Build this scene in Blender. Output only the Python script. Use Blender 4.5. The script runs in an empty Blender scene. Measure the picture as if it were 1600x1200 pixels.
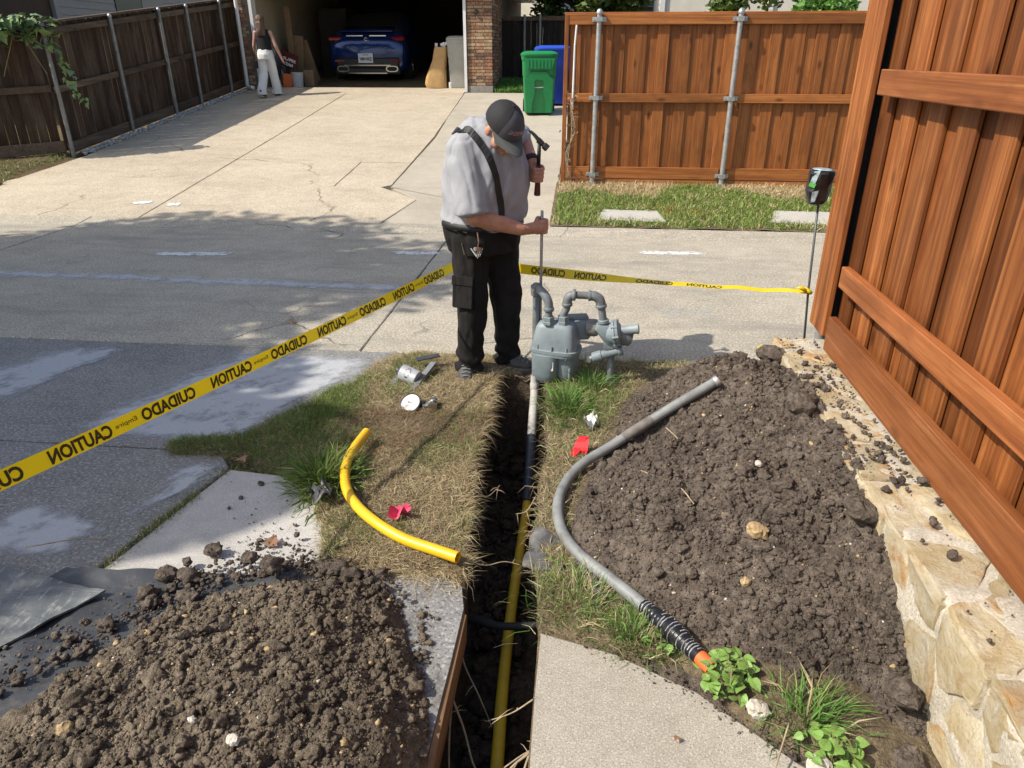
import bpy, bmesh, math, random
import numpy as np
from mathutils import Vector, Matrix, Euler, noise as mnoise
R = math.radians
scene = bpy.context.scene
COL = scene.collection
random.seed(7); rng = np.random.default_rng(7)

# ---------------------------------------------------------------- camera, sky, sun, exposure
cam_d = bpy.data.cameras.new('camera'); cam = bpy.data.objects.new('camera', cam_d); COL.objects.link(cam)
cam.location = (0, 0, 1.8)
cam.rotation_euler = (R(90-24.89), 0, R(5.84))
cam_d.sensor_width = 36; cam_d.lens = 24.95; cam_d.clip_start = .05; cam_d.clip_end = 600
scene.camera = cam
SUN_EL = R(45.7); SUN_H = (-.921, -.389)          # horizontal direction towards the sun
world = bpy.data.worlds.new('World'); scene.world = world; world.use_nodes = True
wn = world.node_tree; bg = wn.nodes['Background']
sky = wn.nodes.new('ShaderNodeTexSky'); sky.sky_type = 'NISHITA'; sky.sun_disc = False
sky.sun_elevation = SUN_EL; sky.sun_rotation = math.atan2(SUN_H[0], SUN_H[1])
wn.links.new(sky.outputs[0], bg.inputs[0]); bg.inputs[1].default_value = .15; sky.dust_density = 2.2; sky.ozone_density = .5
sd = bpy.data.lights.new('sun', 'SUN'); sun = bpy.data.objects.new('sun', sd); COL.objects.link(sun)
sd.energy = 4.6; sd.angle = R(.55); sd.color = (1, .93, .82)
_d = Vector((SUN_H[0]*math.cos(SUN_EL), SUN_H[1]*math.cos(SUN_EL), math.sin(SUN_EL)))
sun.rotation_euler = _d.to_track_quat('Z', 'Y').to_euler(); sun.location = (-20, -15, 28)
vs = scene.view_settings; vs.view_transform = 'Standard'; vs.look = 'None'; vs.gamma = 1; vs.exposure = .28
scene.cycles.max_bounces = 6; scene.cycles.use_denoising = True

# ---------------------------------------------------------------- material helper
MATS = {}
def lin(c):
    return tuple(((v/255)/12.92 if v/255 <= .04045 else ((v/255+.055)/1.055)**2.4) for v in c)
class NT:
    def __init__(s, m):
        m.use_nodes = True; s.t = m.node_tree; s.n = s.t.nodes; s.b = s.n['Principled BSDF']
        s.out = s.n['Material Output']
    def new(s, kind, **kw):
        nd = s.n.new(kind)
        for k, v in kw.items():
            if k.startswith('i_'):
                key = k[2:]; key = int(key) if key.isdigit() else key.replace('_', ' ')
                nd.inputs[key].default_value = v
            else: setattr(nd, k, v)
        return nd
    def l(s, a, b): s.t.links.new(a, b)
    def coords(s, stretch=(1,1,1), rnd=0, kind='Object'):
        tc = s.new('ShaderNodeTexCoord'); mp = s.new('ShaderNodeMapping')
        mp.inputs['Scale'].default_value = stretch
        s.l(tc.outputs[kind], mp.inputs['Vector'])
        if rnd:
            oi = s.new('ShaderNodeObjectInfo'); mu = s.new('ShaderNodeMath', operation='MULTIPLY', i_1=rnd)
            s.l(oi.outputs['Random'], mu.inputs[0]); cb = s.new('ShaderNodeCombineXYZ')
            for k in range(3): s.l(mu.outputs[0], cb.inputs[k])
            s.l(cb.outputs[0], mp.inputs['Location'])
        return mp.outputs[0]
    def noise(s, co, scale, detail=4, rough=.55, dist=0):
        nz = s.new('ShaderNodeTexNoise'); nz.inputs['Scale'].default_value = scale
        nz.inputs['Detail'].default_value = detail; nz.inputs['Roughness'].default_value = rough
        nz.inputs['Distortion'].default_value = dist
        s.l(co, nz.inputs['Vector']); return nz.outputs['Fac']
    def ramp(s, fac, stops, interp='LINEAR'):
        r = s.new('ShaderNodeValToRGB'); cr = r.color_ramp; cr.interpolation = interp
        while len(cr.elements) < len(stops): cr.elements.new(.5)
        for e, (p, c) in zip(cr.elements, stops):
            e.position = p; e.color = (*c, 1) if len(c) == 3 else c
        s.l(fac, r.inputs[0]); return r.outputs[0]
    def mix(s, fac, a, b, blend='MIX'):
        m = s.new('ShaderNodeMix', data_type='RGBA', blend_type=blend)
        for sock, v in ((m.inputs[0], fac), (m.inputs[6], a), (m.inputs[7], b)):
            if hasattr(v, 'is_linked') or hasattr(v, 'links'): s.l(v, sock)
            elif isinstance(v, (int, float)): sock.default_value = v
            else: sock.default_value = (*v, 1)
        return m.outputs[2]
    def bump(s, h, strength=.3, dist=.01):
        b = s.new('ShaderNodeBump'); b.inputs['Strength'].default_value = strength
        b.inputs['Distance'].default_value = dist; s.l(h, b.inputs['Height'])
        s.l(b.outputs[0], s.b.inputs['Normal'])
    def fin(s, col=None, rough=.8, metal=0, spec=.5):
        if col is not None:
            if hasattr(col, 'links'): s.l(col, s.b.inputs['Base Color'])
            else: s.b.inputs['Base Color'].default_value = (*col, 1)
        s.b.inputs['Roughness'].default_value = rough; s.b.inputs['Metallic'].default_value = metal
        s.b.inputs['Specular IOR Level'].default_value = spec
def newmat(name):
    m = bpy.data.materials.new(name); MATS[name] = m; return m, NT(m)
BW = ((0,0,0), (1,1,1))
def simple(name, c1, c2=None, scale=8, rough=.6, metal=0, bump=.1, bscale=60, bdist=.004, rnd=0, stretch=(1,1,1), spec=.5, c3=None, detail=5):
    """two or three colours mixed by noise, fine relief"""
    m, n = newmat(name); co = n.coords(stretch, rnd)
    if c2 is None: c2 = tuple(v*.75 for v in c1)
    st = [(.3, c2), (.68, c1)] if c3 is None else [(.28, c2), (.5, c1), (.72, c3)]
    col = n.ramp(n.noise(co, scale, detail, .6), st)
    n.fin(col, rough, metal, spec)
    if bump: n.bump(n.noise(co, bscale, 4, .6), bump, bdist)
    return m
def rough_mineral(name, dark, mid, light, big=1.1, speck=140, speck_dark=.35, speck_light=.3, rough=.9, bumpd=.004, stain=None, stain_s=(.5,2.2,1), sstr=.5, crack=0):
    """concrete, asphalt: large stains, middle mottling, aggregate grains"""
    m, n = newmat(name); co = n.coords()
    a = n.noise(co, big, 6, .62, .4)
    col = n.ramp(a, [(.25, dark), (.5, mid), (.75, light)])
    b = n.noise(co, big*9, 5, .6)
    col = n.mix(.35, col, n.ramp(b, [(.3, dark), (.7, light)]))
    g = n.noise(co, speck, 2, .5)
    col = n.mix(n.ramp(g, [(.36, (speck_dark,)*3), (.47, (0,0,0))]), col, tuple(v*.35 for v in dark))
    g2 = n.noise(co, speck*.8, 2, .6)
    col = n.mix(n.ramp(g2, [(.54, (0,0,0)), (.64, (speck_light,)*3)]), col, tuple(min(1, v*1.7) for v in light))
    if stain:
        co2 = n.coords(stain_s); s_ = n.noise(co2, 1.3, 5, .65, .8)
        col = n.mix(n.ramp(s_, [(.5, (0,0,0)), (.72, (sstr,)*3)]), col, stain)
    if crack:
        dn = n.new('ShaderNodeTexNoise'); dn.inputs['Scale'].default_value = 2.2; dn.inputs['Detail'].default_value = 5; n.l(co, dn.inputs['Vector'])
        ad = n.new('ShaderNodeVectorMath', operation='MULTIPLY_ADD'); n.l(dn.outputs['Color'], ad.inputs[0]); ad.inputs[1].default_value = (.5,.5,.5); n.l(co, ad.inputs[2])
        v = n.new('ShaderNodeTexVoronoi'); v.feature = 'DISTANCE_TO_EDGE'; v.inputs['Scale'].default_value = crack; n.l(ad.outputs[0], v.inputs['Vector'])
        ms = n.new('ShaderNodeMath', operation='MULTIPLY'); n.l(n.ramp(v.outputs['Distance'], [(.0015, (1,1,1)), (.004, (0,0,0))]), ms.inputs[0]); n.l(n.ramp(n.noise(co, .8, 3), [(.5, (0,0,0)), (.6, (.85,)*3)]), ms.inputs[1])
        col = n.mix(ms.outputs[0], col, tuple(v_*.25 for v_ in dark))
    n.fin(col, rough, 0, .3)
    n.bump(n.noise(co, speck*.9, 3, .7), .5, bumpd)
    return m
def wood(name, dark, mid, light, rough=.55, knots=True, axis=2, grey=None, var=(.74, 1.25)):
    """board: grain runs along the local axis; every board its own offset"""
    m, n = newmat(name)
    st = [14, 14, 14]; st[axis] = .55
    co = n.coords(tuple(st), 37)
    warp = n.noise(co, .6, 3, .5, 1.2)
    g = n.noise(co, 1.0, 6, .62, 1.6)
    st2 = [70, 70, 70]; st2[axis] = 1.6
    fine = n.noise(n.coords(tuple(st2), 23), 1.0, 3, .6)
    col = n.ramp(g, [(.3, dark), (.5, mid), (.7, light)])
    col = n.mix(n.ramp(fine, [(.35, (.32,)*3), (.6, (0,0,0))]), col, tuple(v*.6 for v in dark))
    oi = n.new('ShaderNodeObjectInfo')
    hv = n.new('ShaderNodeHueSaturation'); hv.inputs['Saturation'].default_value = 1
    mr = n.new('ShaderNodeMapRange'); mr.inputs[3].default_value = var[0]; mr.inputs[4].default_value = var[1]
    n.l(oi.outputs['Random'], mr.inputs[0]); n.l(mr.outputs[0], hv.inputs['Value']); n.l(col, hv.inputs['Color']); col = hv.outputs[0]
    s4 = [5, 5, 5]; s4[axis] = 1.6; bl = n.noise(n.coords(tuple(s4), 71), 1.6, 5, .65, .6)
    col = n.mix(n.ramp(bl, [(.47, (0,0,0)), (.72, (.55,)*3)]), col, tuple(v*.62 for v in dark))
    if knots:
        s3 = [5, 5, 5]; s3[axis] = 2.2
        v = n.new('ShaderNodeTexVoronoi'); v.inputs['Scale'].default_value = 1.0; n.l(n.coords(tuple(s3), 61), v.inputs['Vector'])
        col = n.mix(n.ramp(v.outputs['Distance'], [(.05, (.85,)*3), (.16, (0,0,0))]), col, tuple(v_*.4 for v_ in dark))
    if grey:
        w = n.noise(n.coords((2, 2, .9), 11), 1.2, 5, .6)
        col = n.mix(n.ramp(w, [(.48, (0,0,0)), (.75, (.6,)*3)]), col, grey)
    n.fin(col, rough, 0, .3)
    hb = n.new('ShaderNodeMath', operation='MULTIPLY_ADD', i_1=.6); n.l(g, hb.inputs[0]); n.l(fine, hb.inputs[2]); n.bump(hb.outputs[0], .5, .004)
    return m
def attr_mat(name, rough=.7, spec=.3, trans=0):
    m, n = newmat(name); at = n.new('ShaderNodeAttribute'); at.attribute_name = 'Col'
    n.fin(at.outputs['Color'], rough, 0, spec)
    if trans:
        tr = n.new('ShaderNodeBsdfTranslucent'); n.l(at.outputs['Color'], tr.inputs[0])
        mx = n.new('ShaderNodeMixShader'); mx.inputs[0].default_value = trans
        n.l(n.b.outputs[0], mx.inputs[1]); n.l(tr.outputs[0], mx.inputs[2]); n.l(mx.outputs[0], n.out.inputs[0])
    return m

# ---------------------------------------------------------------- mesh helpers
def loc_of(o):
    v = Vector((0, 0, 0))
    while o is not None: v += o.location; o = o.parent
    return v
class MB:
    def __init__(s): s.v = []; s.f = []
    def add(s, vs_, fs):
        k = len(s.v); s.v += [tuple(q) for q in vs_]; s.f += [tuple(i+k for i in q) for q in fs]; return s
    def box(s, c, size, rot=None, bevel=0, taper=1):
        hx, hy, hz = size[0]/2, size[1]/2, size[2]/2
        bv = bevel
        if bv:
            vs_ = []
            for sz in (-1, 1):
                for (ax, ay) in ((1,-1),(1,1),(-1,1),(-1,-1)):
                    pass
            ring = lambda z, i: [(hx-i, -hy+ (bv if not i else i), z)]
            def rr(z, ins):
                a, b = hx-ins, hy-ins; q = max(bv-ins, .0005)
                return [(a, -b+q, z), (a, b-q, z), (a-q, b, z), (-a+q, b, z), (-a, b-q, z), (-a, -b+q, z), (-a+q, -b, z), (a-q, -b, z)]
            rs = [rr(-hz, bv*.7), rr(-hz+bv, 0), rr(hz-bv, 0), rr(hz, bv*.7)]
            vs_ = [Vector(p) for r_ in rs for p in r_]; fs = [tuple(range(7, -1, -1)), tuple(range(24, 32))]
            for k in range(3):
                for i in range(8): j = (i+1) % 8; fs.append((k*8+i, k*8+j, k*8+8+j, k*8+8+i))
        else:
            vs_ = [Vector((x*hx*(taper if z > 0 else 1), y*hy*(taper if z > 0 else 1), z*hz)) for z in (-1,1) for (x,y) in ((-1,-1),(1,-1),(1,1),(-1,1))]
            fs = [(3,2,1,0),(4,5,6,7),(0,1,5,4),(1,2,6,5),(2,3,7,6),(3,0,4,7)]
        if rot is not None:
            m = rot if isinstance(rot, Matrix) else Euler(rot).to_matrix()
            vs_ = [m @ v for v in vs_]
        c = Vector(c); return s.add([v+c for v in vs_], fs)
    def beam(s, a, b, w, h, up=(0,0,1), bevel=0):
        a, b = Vector(a), Vector(b); d = b-a; L = d.length; x = d.normalized(); y = Vector(up).cross(x)
        y = y.normalized() if y.length > 1e-5 else Vector((0,1,0)); z = x.cross(y)
        return s.box((a+b)/2, (L, w, h), Matrix((x, y, z)).transposed(), bevel)
    def tube(s, pts, r, n=10, cap=True, close=False):
        pts = [Vector(p) for p in pts]; N = len(pts)
        rs = r if isinstance(r, (list, tuple)) else [r]*N
        t0 = (pts[1]-pts[0]).normalized(); u = t0.orthogonal().normalized(); vs_ = []
        for i, p in enumerate(pts):
            t = (pts[min(i+1, N-1)]-pts[max(i-1, 0)]).normalized()
            u = (u - t*u.dot(t)); u = u.normalized() if u.length > 1e-6 else t.orthogonal().normalized(); w = t.cross(u)
            for k in range(n):
                a = 2*math.pi*k/n; vs_.append(p+(u*math.cos(a)+w*math.sin(a))*rs[i])
        fs = []
        for i in range(N-1):
            for k in range(n): j = (k+1) % n; fs.append((i*n+k, i*n+j, i*n+n+j, i*n+n+k))
        if cap: fs += [tuple(range(n-1, -1, -1)), tuple(range((N-1)*n, N*n))]
        return s.add(vs_, fs)
    def lathe(s, base, axis, prof, n=16):
        """prof: list of (distance along axis, radius)"""
        ax = Vector(axis).normalized(); b = Vector(base)
        u = ax.orthogonal().normalized(); w = ax.cross(u); vs_ = []
        for (d, r) in prof:
            for k in range(n):
                a = 2*math.pi*k/n; vs_.append(b+ax*d+(u*math.cos(a)+w*math.sin(a))*r)
        fs = []
        for i in range(len(prof)-1):
            for k in range(n): j = (k+1) % n; fs.append((i*n+k, i*n+j, i*n+n+j, i*n+n+k))
        fs += [tuple(range(n-1, -1, -1)), tuple(range((len(prof)-1)*n, len(prof)*n))]
        return s.add(vs_, fs)
    def prism(s, poly, d):
        """poly: list of 3-D points in a plane, pushed along vector d"""
        d = Vector(d); n = len(poly); a = [Vector(p) for p in poly]
        vs_ = a+[p+d for p in a]; fs = [tuple(range(n-1, -1, -1)), tuple(range(n, 2*n))]
        for i in range(n): j = (i+1) % n; fs.append((i, j, n+j, n+i))
        return s.add(vs_, fs)
    def loft(s, rings, cap=True):
        n = len(rings[0]); vs_ = [p for r_ in rings for p in r_]; fs = []
        for i in range(len(rings)-1):
            for k in range(n): j = (k+1) % n; fs.append((i*n+k, i*n+j, i*n+n+j, i*n+n+k))
        if cap: fs += [tuple(range(n-1, -1, -1)), tuple(range((len(rings)-1)*n, len(rings)*n))]
        return s.add(vs_, fs)
    def ell(s, c, r, rot=None, nu=14, nv=9):
        c = Vector(c); m = Matrix.Identity(3) if rot is None else (rot if isinstance(rot, Matrix) else Euler(rot).to_matrix())
        rings = []
        for i in range(nv+1):
            th = math.pi*(i+.02*(i == 0)-.02*(i == nv))/nv
            rings.append([c+m @ Vector((r[0]*math.sin(th)*math.cos(2*math.pi*k/nu), r[1]*math.sin(th)*math.sin(2*math.pi*k/nu), -r[2]*math.cos(th))) for k in range(nu)])
        return s.loft(rings)
    def cap(s, a, b, ra, rb, n=12):
        """tapered capsule"""
        a, b = Vector(a), Vector(b); d = (b-a); L = d.length; d = d/L
        prof = [(-ra*.98, ra*.18), (-ra*.7, ra*.71), (0, ra), (L, rb), (L+rb*.7, rb*.71), (L+rb*.98, rb*.18)]
        return s.lathe(a, d, prof, n)
    def mesh(s, name, off=(0,0,0)):
        me = bpy.data.meshes.new(name); o = Vector(off)
        me.from_pydata([tuple(Vector(v)-o) for v in s.v], [], s.f); me.update(); return me
    def build(s, name, mat, parent=None, smooth=False, origin=None, fixn=False):
        off = loc_of(parent) if parent is not None else Vector((0,0,0))
        o_loc = Vector(origin) if origin is not None else (Vector((0,0,0)) if parent is None else off)
        me = s.mesh(name, o_loc)
        if fixn:
            bm = bmesh.new(); bm.from_mesh(me); bmesh.ops.recalc_face_normals(bm, faces=bm.faces); bm.to_mesh(me); bm.free()
        return link(name, me, mat, parent, o_loc-off, smooth)
def link(name, me, mat, parent=None, loc=(0,0,0), smooth=False):
    o = bpy.data.objects.new(name, me); COL.objects.link(o); o.parent = parent; o.location = loc
    if mat is not None and len(me.materials) == 0: me.materials.append(MATS[mat] if isinstance(mat, str) else mat)
    if smooth: me.shade_smooth() if smooth is True else smooth_angle(me, smooth)
    return o
def smooth_angle(me, deg):
    me.shade_smooth()
    bm = bmesh.new(); bm.from_mesh(me)
    for e in bm.edges:
        if len(e.link_faces) == 2 and e.calc_face_angle(0) > R(deg): e.smooth = False
    bm.to_mesh(me); bm.free()
def np_mesh(name, V, F, col=None, uvs=None):
    me = bpy.data.meshes.new(name); V = np.asarray(V, np.float32); F = np.asarray(F, np.int32); k = F.shape[1]
    me.vertices.add(len(V)); me.vertices.foreach_set('co', V.ravel())
    me.loops.add(F.size); me.loops.foreach_set('vertex_index', F.ravel())
    me.polygons.add(len(F)); me.polygons.foreach_set('loop_start', np.arange(0, F.size, k, dtype=np.int32))
    me.update(calc_edges=True); me.validate()
    if col is not None:
        a = me.color_attributes.new('Col', 'FLOAT_COLOR', 'POINT')
        c4 = np.ones((len(V), 4), np.float32); c4[:, :3] = col; a.data.foreach_set('color', c4.ravel())
    return me
def grid_faces(nr, nc):
    i = np.arange(nr-1)[:, None]*nc+np.arange(nc-1)[None, :]
    return np.stack([i, i+1, i+nc+1, i+nc], -1).reshape(-1, 4)
# value noise on arrays -------------------------------------------------
_perm = np.random.default_rng(3).random((64, 64, 64)).astype(np.float32)
def vnoise(x, y, z=0.):
    x, y, z = np.broadcast_arrays(np.asarray(x, float), y, z)
    xi, yi, zi = np.floor(x).astype(int), np.floor(y).astype(int), np.floor(z).astype(int)
    fx, fy, fz = x-xi, y-yi, z-zi
    fx, fy, fz = (t*t*(3-2*t) for t in (fx, fy, fz))
    def P(a, b, c): return _perm[(xi+a) & 63, (yi+b) & 63, (zi+c) & 63]
    l1 = (P(0,0,0)*(1-fx)+P(1,0,0)*fx)*(1-fy)+(P(0,1,0)*(1-fx)+P(1,1,0)*fx)*fy
    l2 = (P(0,0,1)*(1-fx)+P(1,0,1)*fx)*(1-fy)+(P(0,1,1)*(1-fx)+P(1,1,1)*fx)*fy
    return (l1*(1-fz)+l2*fz)*2-1
def fbm(x, y, z=0., oct=4, gain=.5):
    s, a = 0, 1
    for k in range(oct):
        s = s+a*vnoise(np.asarray(x)*2**k+k*7.3, np.asarray(y)*2**k+k*3.1, np.asarray(z)*2**k+k*5.7); a *= gain
    return s
def ss(a, b, x):
    t = np.clip((np.asarray(x, float)-a)/(b-a), 0, 1); return t*t*(3-2*t)

def thing(name, label, cat, loc=(0,0,0), group=None):
    o = bpy.data.objects.new(name, None); COL.objects.link(o); o.location = loc; o.empty_display_size = .1
    return tag(o, label, cat, group)
def tag(o, label, cat, group=None, kind=None):
    if label: o['label'] = label
    if cat: o['category'] = cat
    if group: o['group'] = group
    if kind: o['kind'] = kind
    return o
def struct(o): o['kind'] = 'structure'; return o
def stuff(o): o['kind'] = 'stuff'; return o
def remesh(mb, name, mat, parent, voxel, it=6, fac=.5, disp=None):
    """continuous skin over overlapping tapered pieces"""
    off = loc_of(parent); me = mb.mesh(name+'_raw', off); bm = bmesh.new(); bm.from_mesh(me)
    bmesh.ops.recalc_face_normals(bm, faces=bm.faces); bm.to_mesh(me); bm.free()
    o = bpy.data.objects.new(name+'_raw', me); COL.objects.link(o)
    md = o.modifiers.new('r', 'REMESH'); md.mode = 'VOXEL'; md.voxel_size = voxel; md.use_smooth_shade = True
    if it: sm = o.modifiers.new('s', 'SMOOTH'); sm.factor = fac; sm.iterations = it
    dg = bpy.context.evaluated_depsgraph_get(); dg.update()
    m2 = bpy.data.meshes.new_from_object(o.evaluated_get(dg)); bpy.data.objects.remove(o)
    if disp:
        n = len(m2.vertices); co = np.empty(n*3, np.float32); m2.vertices.foreach_get('co', co); co = co.reshape(-1, 3)
        no = np.empty(n*3, np.float32); m2.vertices.foreach_get('normal', no); no = no.reshape(-1, 3)
        co = co+no*disp(co+np.array(off))[:, None]; m2.vertices.foreach_set('co', co.astype(np.float32).ravel()); m2.update()
    m2.materials.clear(); m2.name = name; m2.shade_smooth()
    return link(name, m2, mat, parent)
def text_mesh(body, size=1., bold=0, align='CENTER'):
    c = bpy.data.curves.new('t', 'FONT'); c.body = body; c.size = size; c.align_x = align; c.align_y = 'CENTER'; c.offset = bold
    c.resolution_u = 3; o = bpy.data.objects.new('t', c); COL.objects.link(o)
    dg = bpy.context.evaluated_depsgraph_get(); dg.update()
    me = bpy.data.meshes.new_from_object(o.evaluated_get(dg)); bpy.data.objects.remove(o)
    V = [v.co.copy() for v in me.vertices]; F = [tuple(p.vertices) for p in me.polygons]; bpy.data.meshes.remove(me)
    return V, F
def lettering(name, body, size, origin, xdir, ydir, mat, parent, bold=0, wmax=None, fn=None):
    V, F = text_mesh(body, size, bold); X, Y, O = Vector(xdir).normalized(), Vector(ydir).normalized(), Vector(origin)
    if wmax:
        w = max(v.x for v in V)-min(v.x for v in V); k = wmax/w
        for v in V: v.x *= k
    mb = MB(); mb.add([O+X*v.x+Y*v.y for v in V] if fn is None else [fn(v) for v in V], F)
    return mb.build(name, mat, parent)
def bez(pts, n=8):
    """Catmull-Rom through points"""
    P = [Vector(p) for p in pts]; P = [P[0]*2-P[1]]+P+[P[-1]*2-P[-2]]; out = []
    for i in range(1, len(P)-2):
        for k in range(n):
            t = k/n; a, b, c, d = P[i-1], P[i], P[i+1], P[i+2]
            out.append(.5*((2*b)+(c-a)*t+(2*a-5*b+4*c-d)*t*t+(3*b-a-3*c+d)*t**3))
    return out+[P[-2]]
def G(Y): return max(0., .112*(Y-7.7))
def Gn(Y): return np.maximum(0., .112*(np.asarray(Y, float)-7.7))
# ---------------------------------------------------------------- materials
rough_mineral('drive_concrete', (.34,.285,.205), (.46,.395,.295), (.56,.485,.37), .7, 70, .5, .3, crack=.22, stain=(.30,.25,.18), stain_s=(.6,1.6,1), sstr=.4)
rough_mineral('walk_concrete', (.33,.29,.23), (.41,.365,.285), (.48,.43,.345), .8, 150, .25, .2, stain=(.28,.25,.2))
rough_mineral('alley_concrete', (.265,.238,.19), (.385,.345,.27), (.50,.452,.36), .6, 75, .55, .4, crack=.3, stain=(.19,.18,.16), stain_s=(.45,1.8,1), sstr=.6)
rough_mineral('dark_aggregate', (.14,.137,.13), (.215,.21,.198), (.31,.302,.285), 1.3, 85, .5, .45, bumpd=.006)
rough_mineral('pale_slab', (.33,.315,.285), (.44,.42,.385), (.54,.52,.48), 1.6, 160, .25, .25, stain=(.33,.31,.28), sstr=.5)
rough_mineral('near_slab', (.27,.245,.20), (.35,.322,.268), (.44,.41,.345), 2.2, 190, .5, .35, stain=(.30,.25,.19), stain_s=(1,1,1), sstr=.45)
rough_mineral('grey_slab', (.13,.13,.13), (.21,.21,.205), (.33,.325,.31), 4.5, 90, .6, .4, stain=(.085,.068,.05), stain_s=(3,3,1), sstr=.9)
rough_mineral('cut_face', (.16,.11,.065), (.27,.19,.11), (.36,.28,.18), 5, 90, .5, .3)
rough_mineral('paver', (.36,.34,.30), (.44,.42,.37), (.52,.50,.45), 3, 120, .3, .2)
rough_mineral('mortar', (.33,.29,.225), (.44,.395,.315), (.54,.495,.41), 6, 130, .4, .25, stain=(.42,.39,.34), stain_s=(3,3,3), sstr=.6, bumpd=.006)
def worn(name, col, thr=(.50,.72), sc=9, big=1.5, alpha=1.):
    m, n = newmat(name); co = n.coords(); tc = n.new('ShaderNodeTexCoord')
    a = n.noise(co, sc, 6, .75); at = n.new('ShaderNodeAttribute'); at.attribute_name = 'Col'
    mu = n.new('ShaderNodeMath', operation='MULTIPLY_ADD'); n.l(at.outputs['Fac'], mu.inputs[0]); mu.inputs[1].default_value = .55; n.l(a, mu.inputs[2])
    sb = n.new('ShaderNodeMath', operation='SUBTRACT', i_1=.5); n.l(mu.outputs[0], sb.inputs[0])
    f = n.ramp(sb.outputs[0], [(thr[0]-.1, (0,0,0)), (thr[1]-.1, (alpha,)*3)])
    g = n.noise(co, 130, 3, .6)
    n.fin(n.mix(n.ramp(g, [(.3, BW[0]), (.7, BW[1])]), tuple(v*.8 for v in col), col), .9, 0, .2); n.l(f, n.b.inputs['Alpha'])
worn('worn_white', (.72,.72,.70), sc=16, thr=(.44,.62))
worn('faint_white', (.55,.54,.51), sc=11, thr=(.52,.8), alpha=.7)
worn('cement_wash', (.46,.475,.49), thr=(.28,.62), sc=5, alpha=.95)
worn('faint_streak', (.6,.61,.62), sc=7, thr=(.34,.62), alpha=.75)
worn('yellow_mark', (.75,.6,.05), sc=30)
worn('orange_mark', (.75,.2,.04), sc=30, alpha=.8)
def soil(name, dark, mid, light, peb):
    m, n = newmat(name); co = n.coords()
    col = n.ramp(n.noise(co, 5, 6, .65), [(.28, dark), (.5, mid), (.74, light)])
    col = n.mix(n.ramp(n.noise(co, 28, 3, .6), [(.45, (0,0,0)), (.68, (.75,)*3)]), col, tuple(min(1, v*1.5) for v in light)); col = n.mix(n.ramp(n.noise(co, 1.9, 4, .6), [(.48, (0,0,0)), (.7, (.6,)*3)]), col, tuple(v*.9 for v in dark))
    f = n.noise(co, 60, 4, .65); col = n.mix(.4, col, n.ramp(f, [(.3, dark), (.7, light)]))
    v = n.new('ShaderNodeTexVoronoi'); v.inputs['Scale'].default_value = 85; n.l(co, v.inputs['Vector'])
    sp = n.noise(co, 22, 2, .5)
    ml = n.new('ShaderNodeMath', operation='MULTIPLY'); n.l(n.ramp(v.outputs['Distance'], [(.12, (1,1,1)), (.26, (0,0,0))]), ml.inputs[0]); n.l(n.ramp(sp, [(.50, (0,0,0)), (.58, (.9,)*3)]), ml.inputs[1])
    col = n.mix(ml.outputs[0], col, peb)
    hh = n.new('ShaderNodeMath', operation='MULTIPLY_ADD', i_1=.6); n.l(n.noise(co, 170, 3, .7), hh.inputs[0]); n.l(f, hh.inputs[2])
    n.fin(col, .95, 0, .15); n.bump(hh.outputs[0], 1.0, .018)
soil('soil_dark', (.042,.033,.026), (.128,.102,.081), (.225,.184,.148), (.26,.21,.15))
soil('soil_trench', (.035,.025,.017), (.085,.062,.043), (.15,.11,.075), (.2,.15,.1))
soil('soil_clay', (.05,.038,.028), (.15,.119,.088), (.29,.235,.17), (.38,.28,.15))
soil('verge_soil', (.08,.06,.038), (.17,.13,.08), (.27,.215,.135), (.36,.3,.2))
soil('leaf_litter', (.05,.035,.02), (.13,.095,.05), (.22,.17,.09), (.35,.27,.15))
wood('cedar', (.17,.052,.013), (.29,.10,.025), (.39,.15,.043))
wood('cedar_h', (.21,.067,.017), (.33,.118,.031), (.43,.17,.05), axis=0)
wood('cedar_near', (.125,.036,.009), (.255,.084,.022), (.42,.165,.05), .6, var=(.55, 1.3))
wood('cedar_near_h', (.19,.058,.018), (.31,.105,.032), (.43,.17,.062), axis=1)
wood('old_wood', (.027,.0145,.008), (.052,.028,.0145), (.085,.048,.026), .8, grey=(.16,.12,.09))
wood('old_wood_h', (.07,.045,.03), (.12,.082,.055), (.17,.125,.09), .8, axis=1)
wood('old_timber', (.12,.065,.03), (.22,.13,.065), (.32,.21,.12), .8, axis=1)
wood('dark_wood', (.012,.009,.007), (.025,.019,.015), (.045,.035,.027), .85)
wood('bark', (.04,.03,.022), (.075,.058,.045), (.12,.1,.08), .9)
simple('galvanized', (.42,.42,.40), (.28,.28,.27), 14, .45, .6, .1, 90, c3=(.52,.52,.49))
simple('galv_old', (.24,.235,.215), (.15,.145,.13), 10, .6, .3, .1, 90, c3=(.3,.29,.27))
simple('white_paint', (.78,.77,.74), (.66,.65,.62), 5, .5)
simple('cream_wall', (.42,.36,.26), (.36,.31,.22), 2, .8)
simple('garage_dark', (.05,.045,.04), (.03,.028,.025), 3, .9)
simple('ceiling_board', (.3,.28,.25), None, 3, .9)
simple('siding_grey', (.40,.40,.385), (.34,.34,.33), 3, .6, stretch=(1,1,6))
simple('siding_white', (.72,.68,.58), (.62,.59,.5), 3, .6)
simple('brown_board', (.09,.055,.035), (.06,.037,.025), 4, .7)
simple('shingle', (.13,.11,.09), (.07,.06,.05), 20, .9, bump=.5)
simple('glass_dark', (.015,.018,.022), (.01,.012,.014), 2, .08, bump=0)
m_, n_ = newmat('brick'); co_ = n_.coords(rnd=31); oi_ = n_.new('ShaderNodeObjectInfo')
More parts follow.
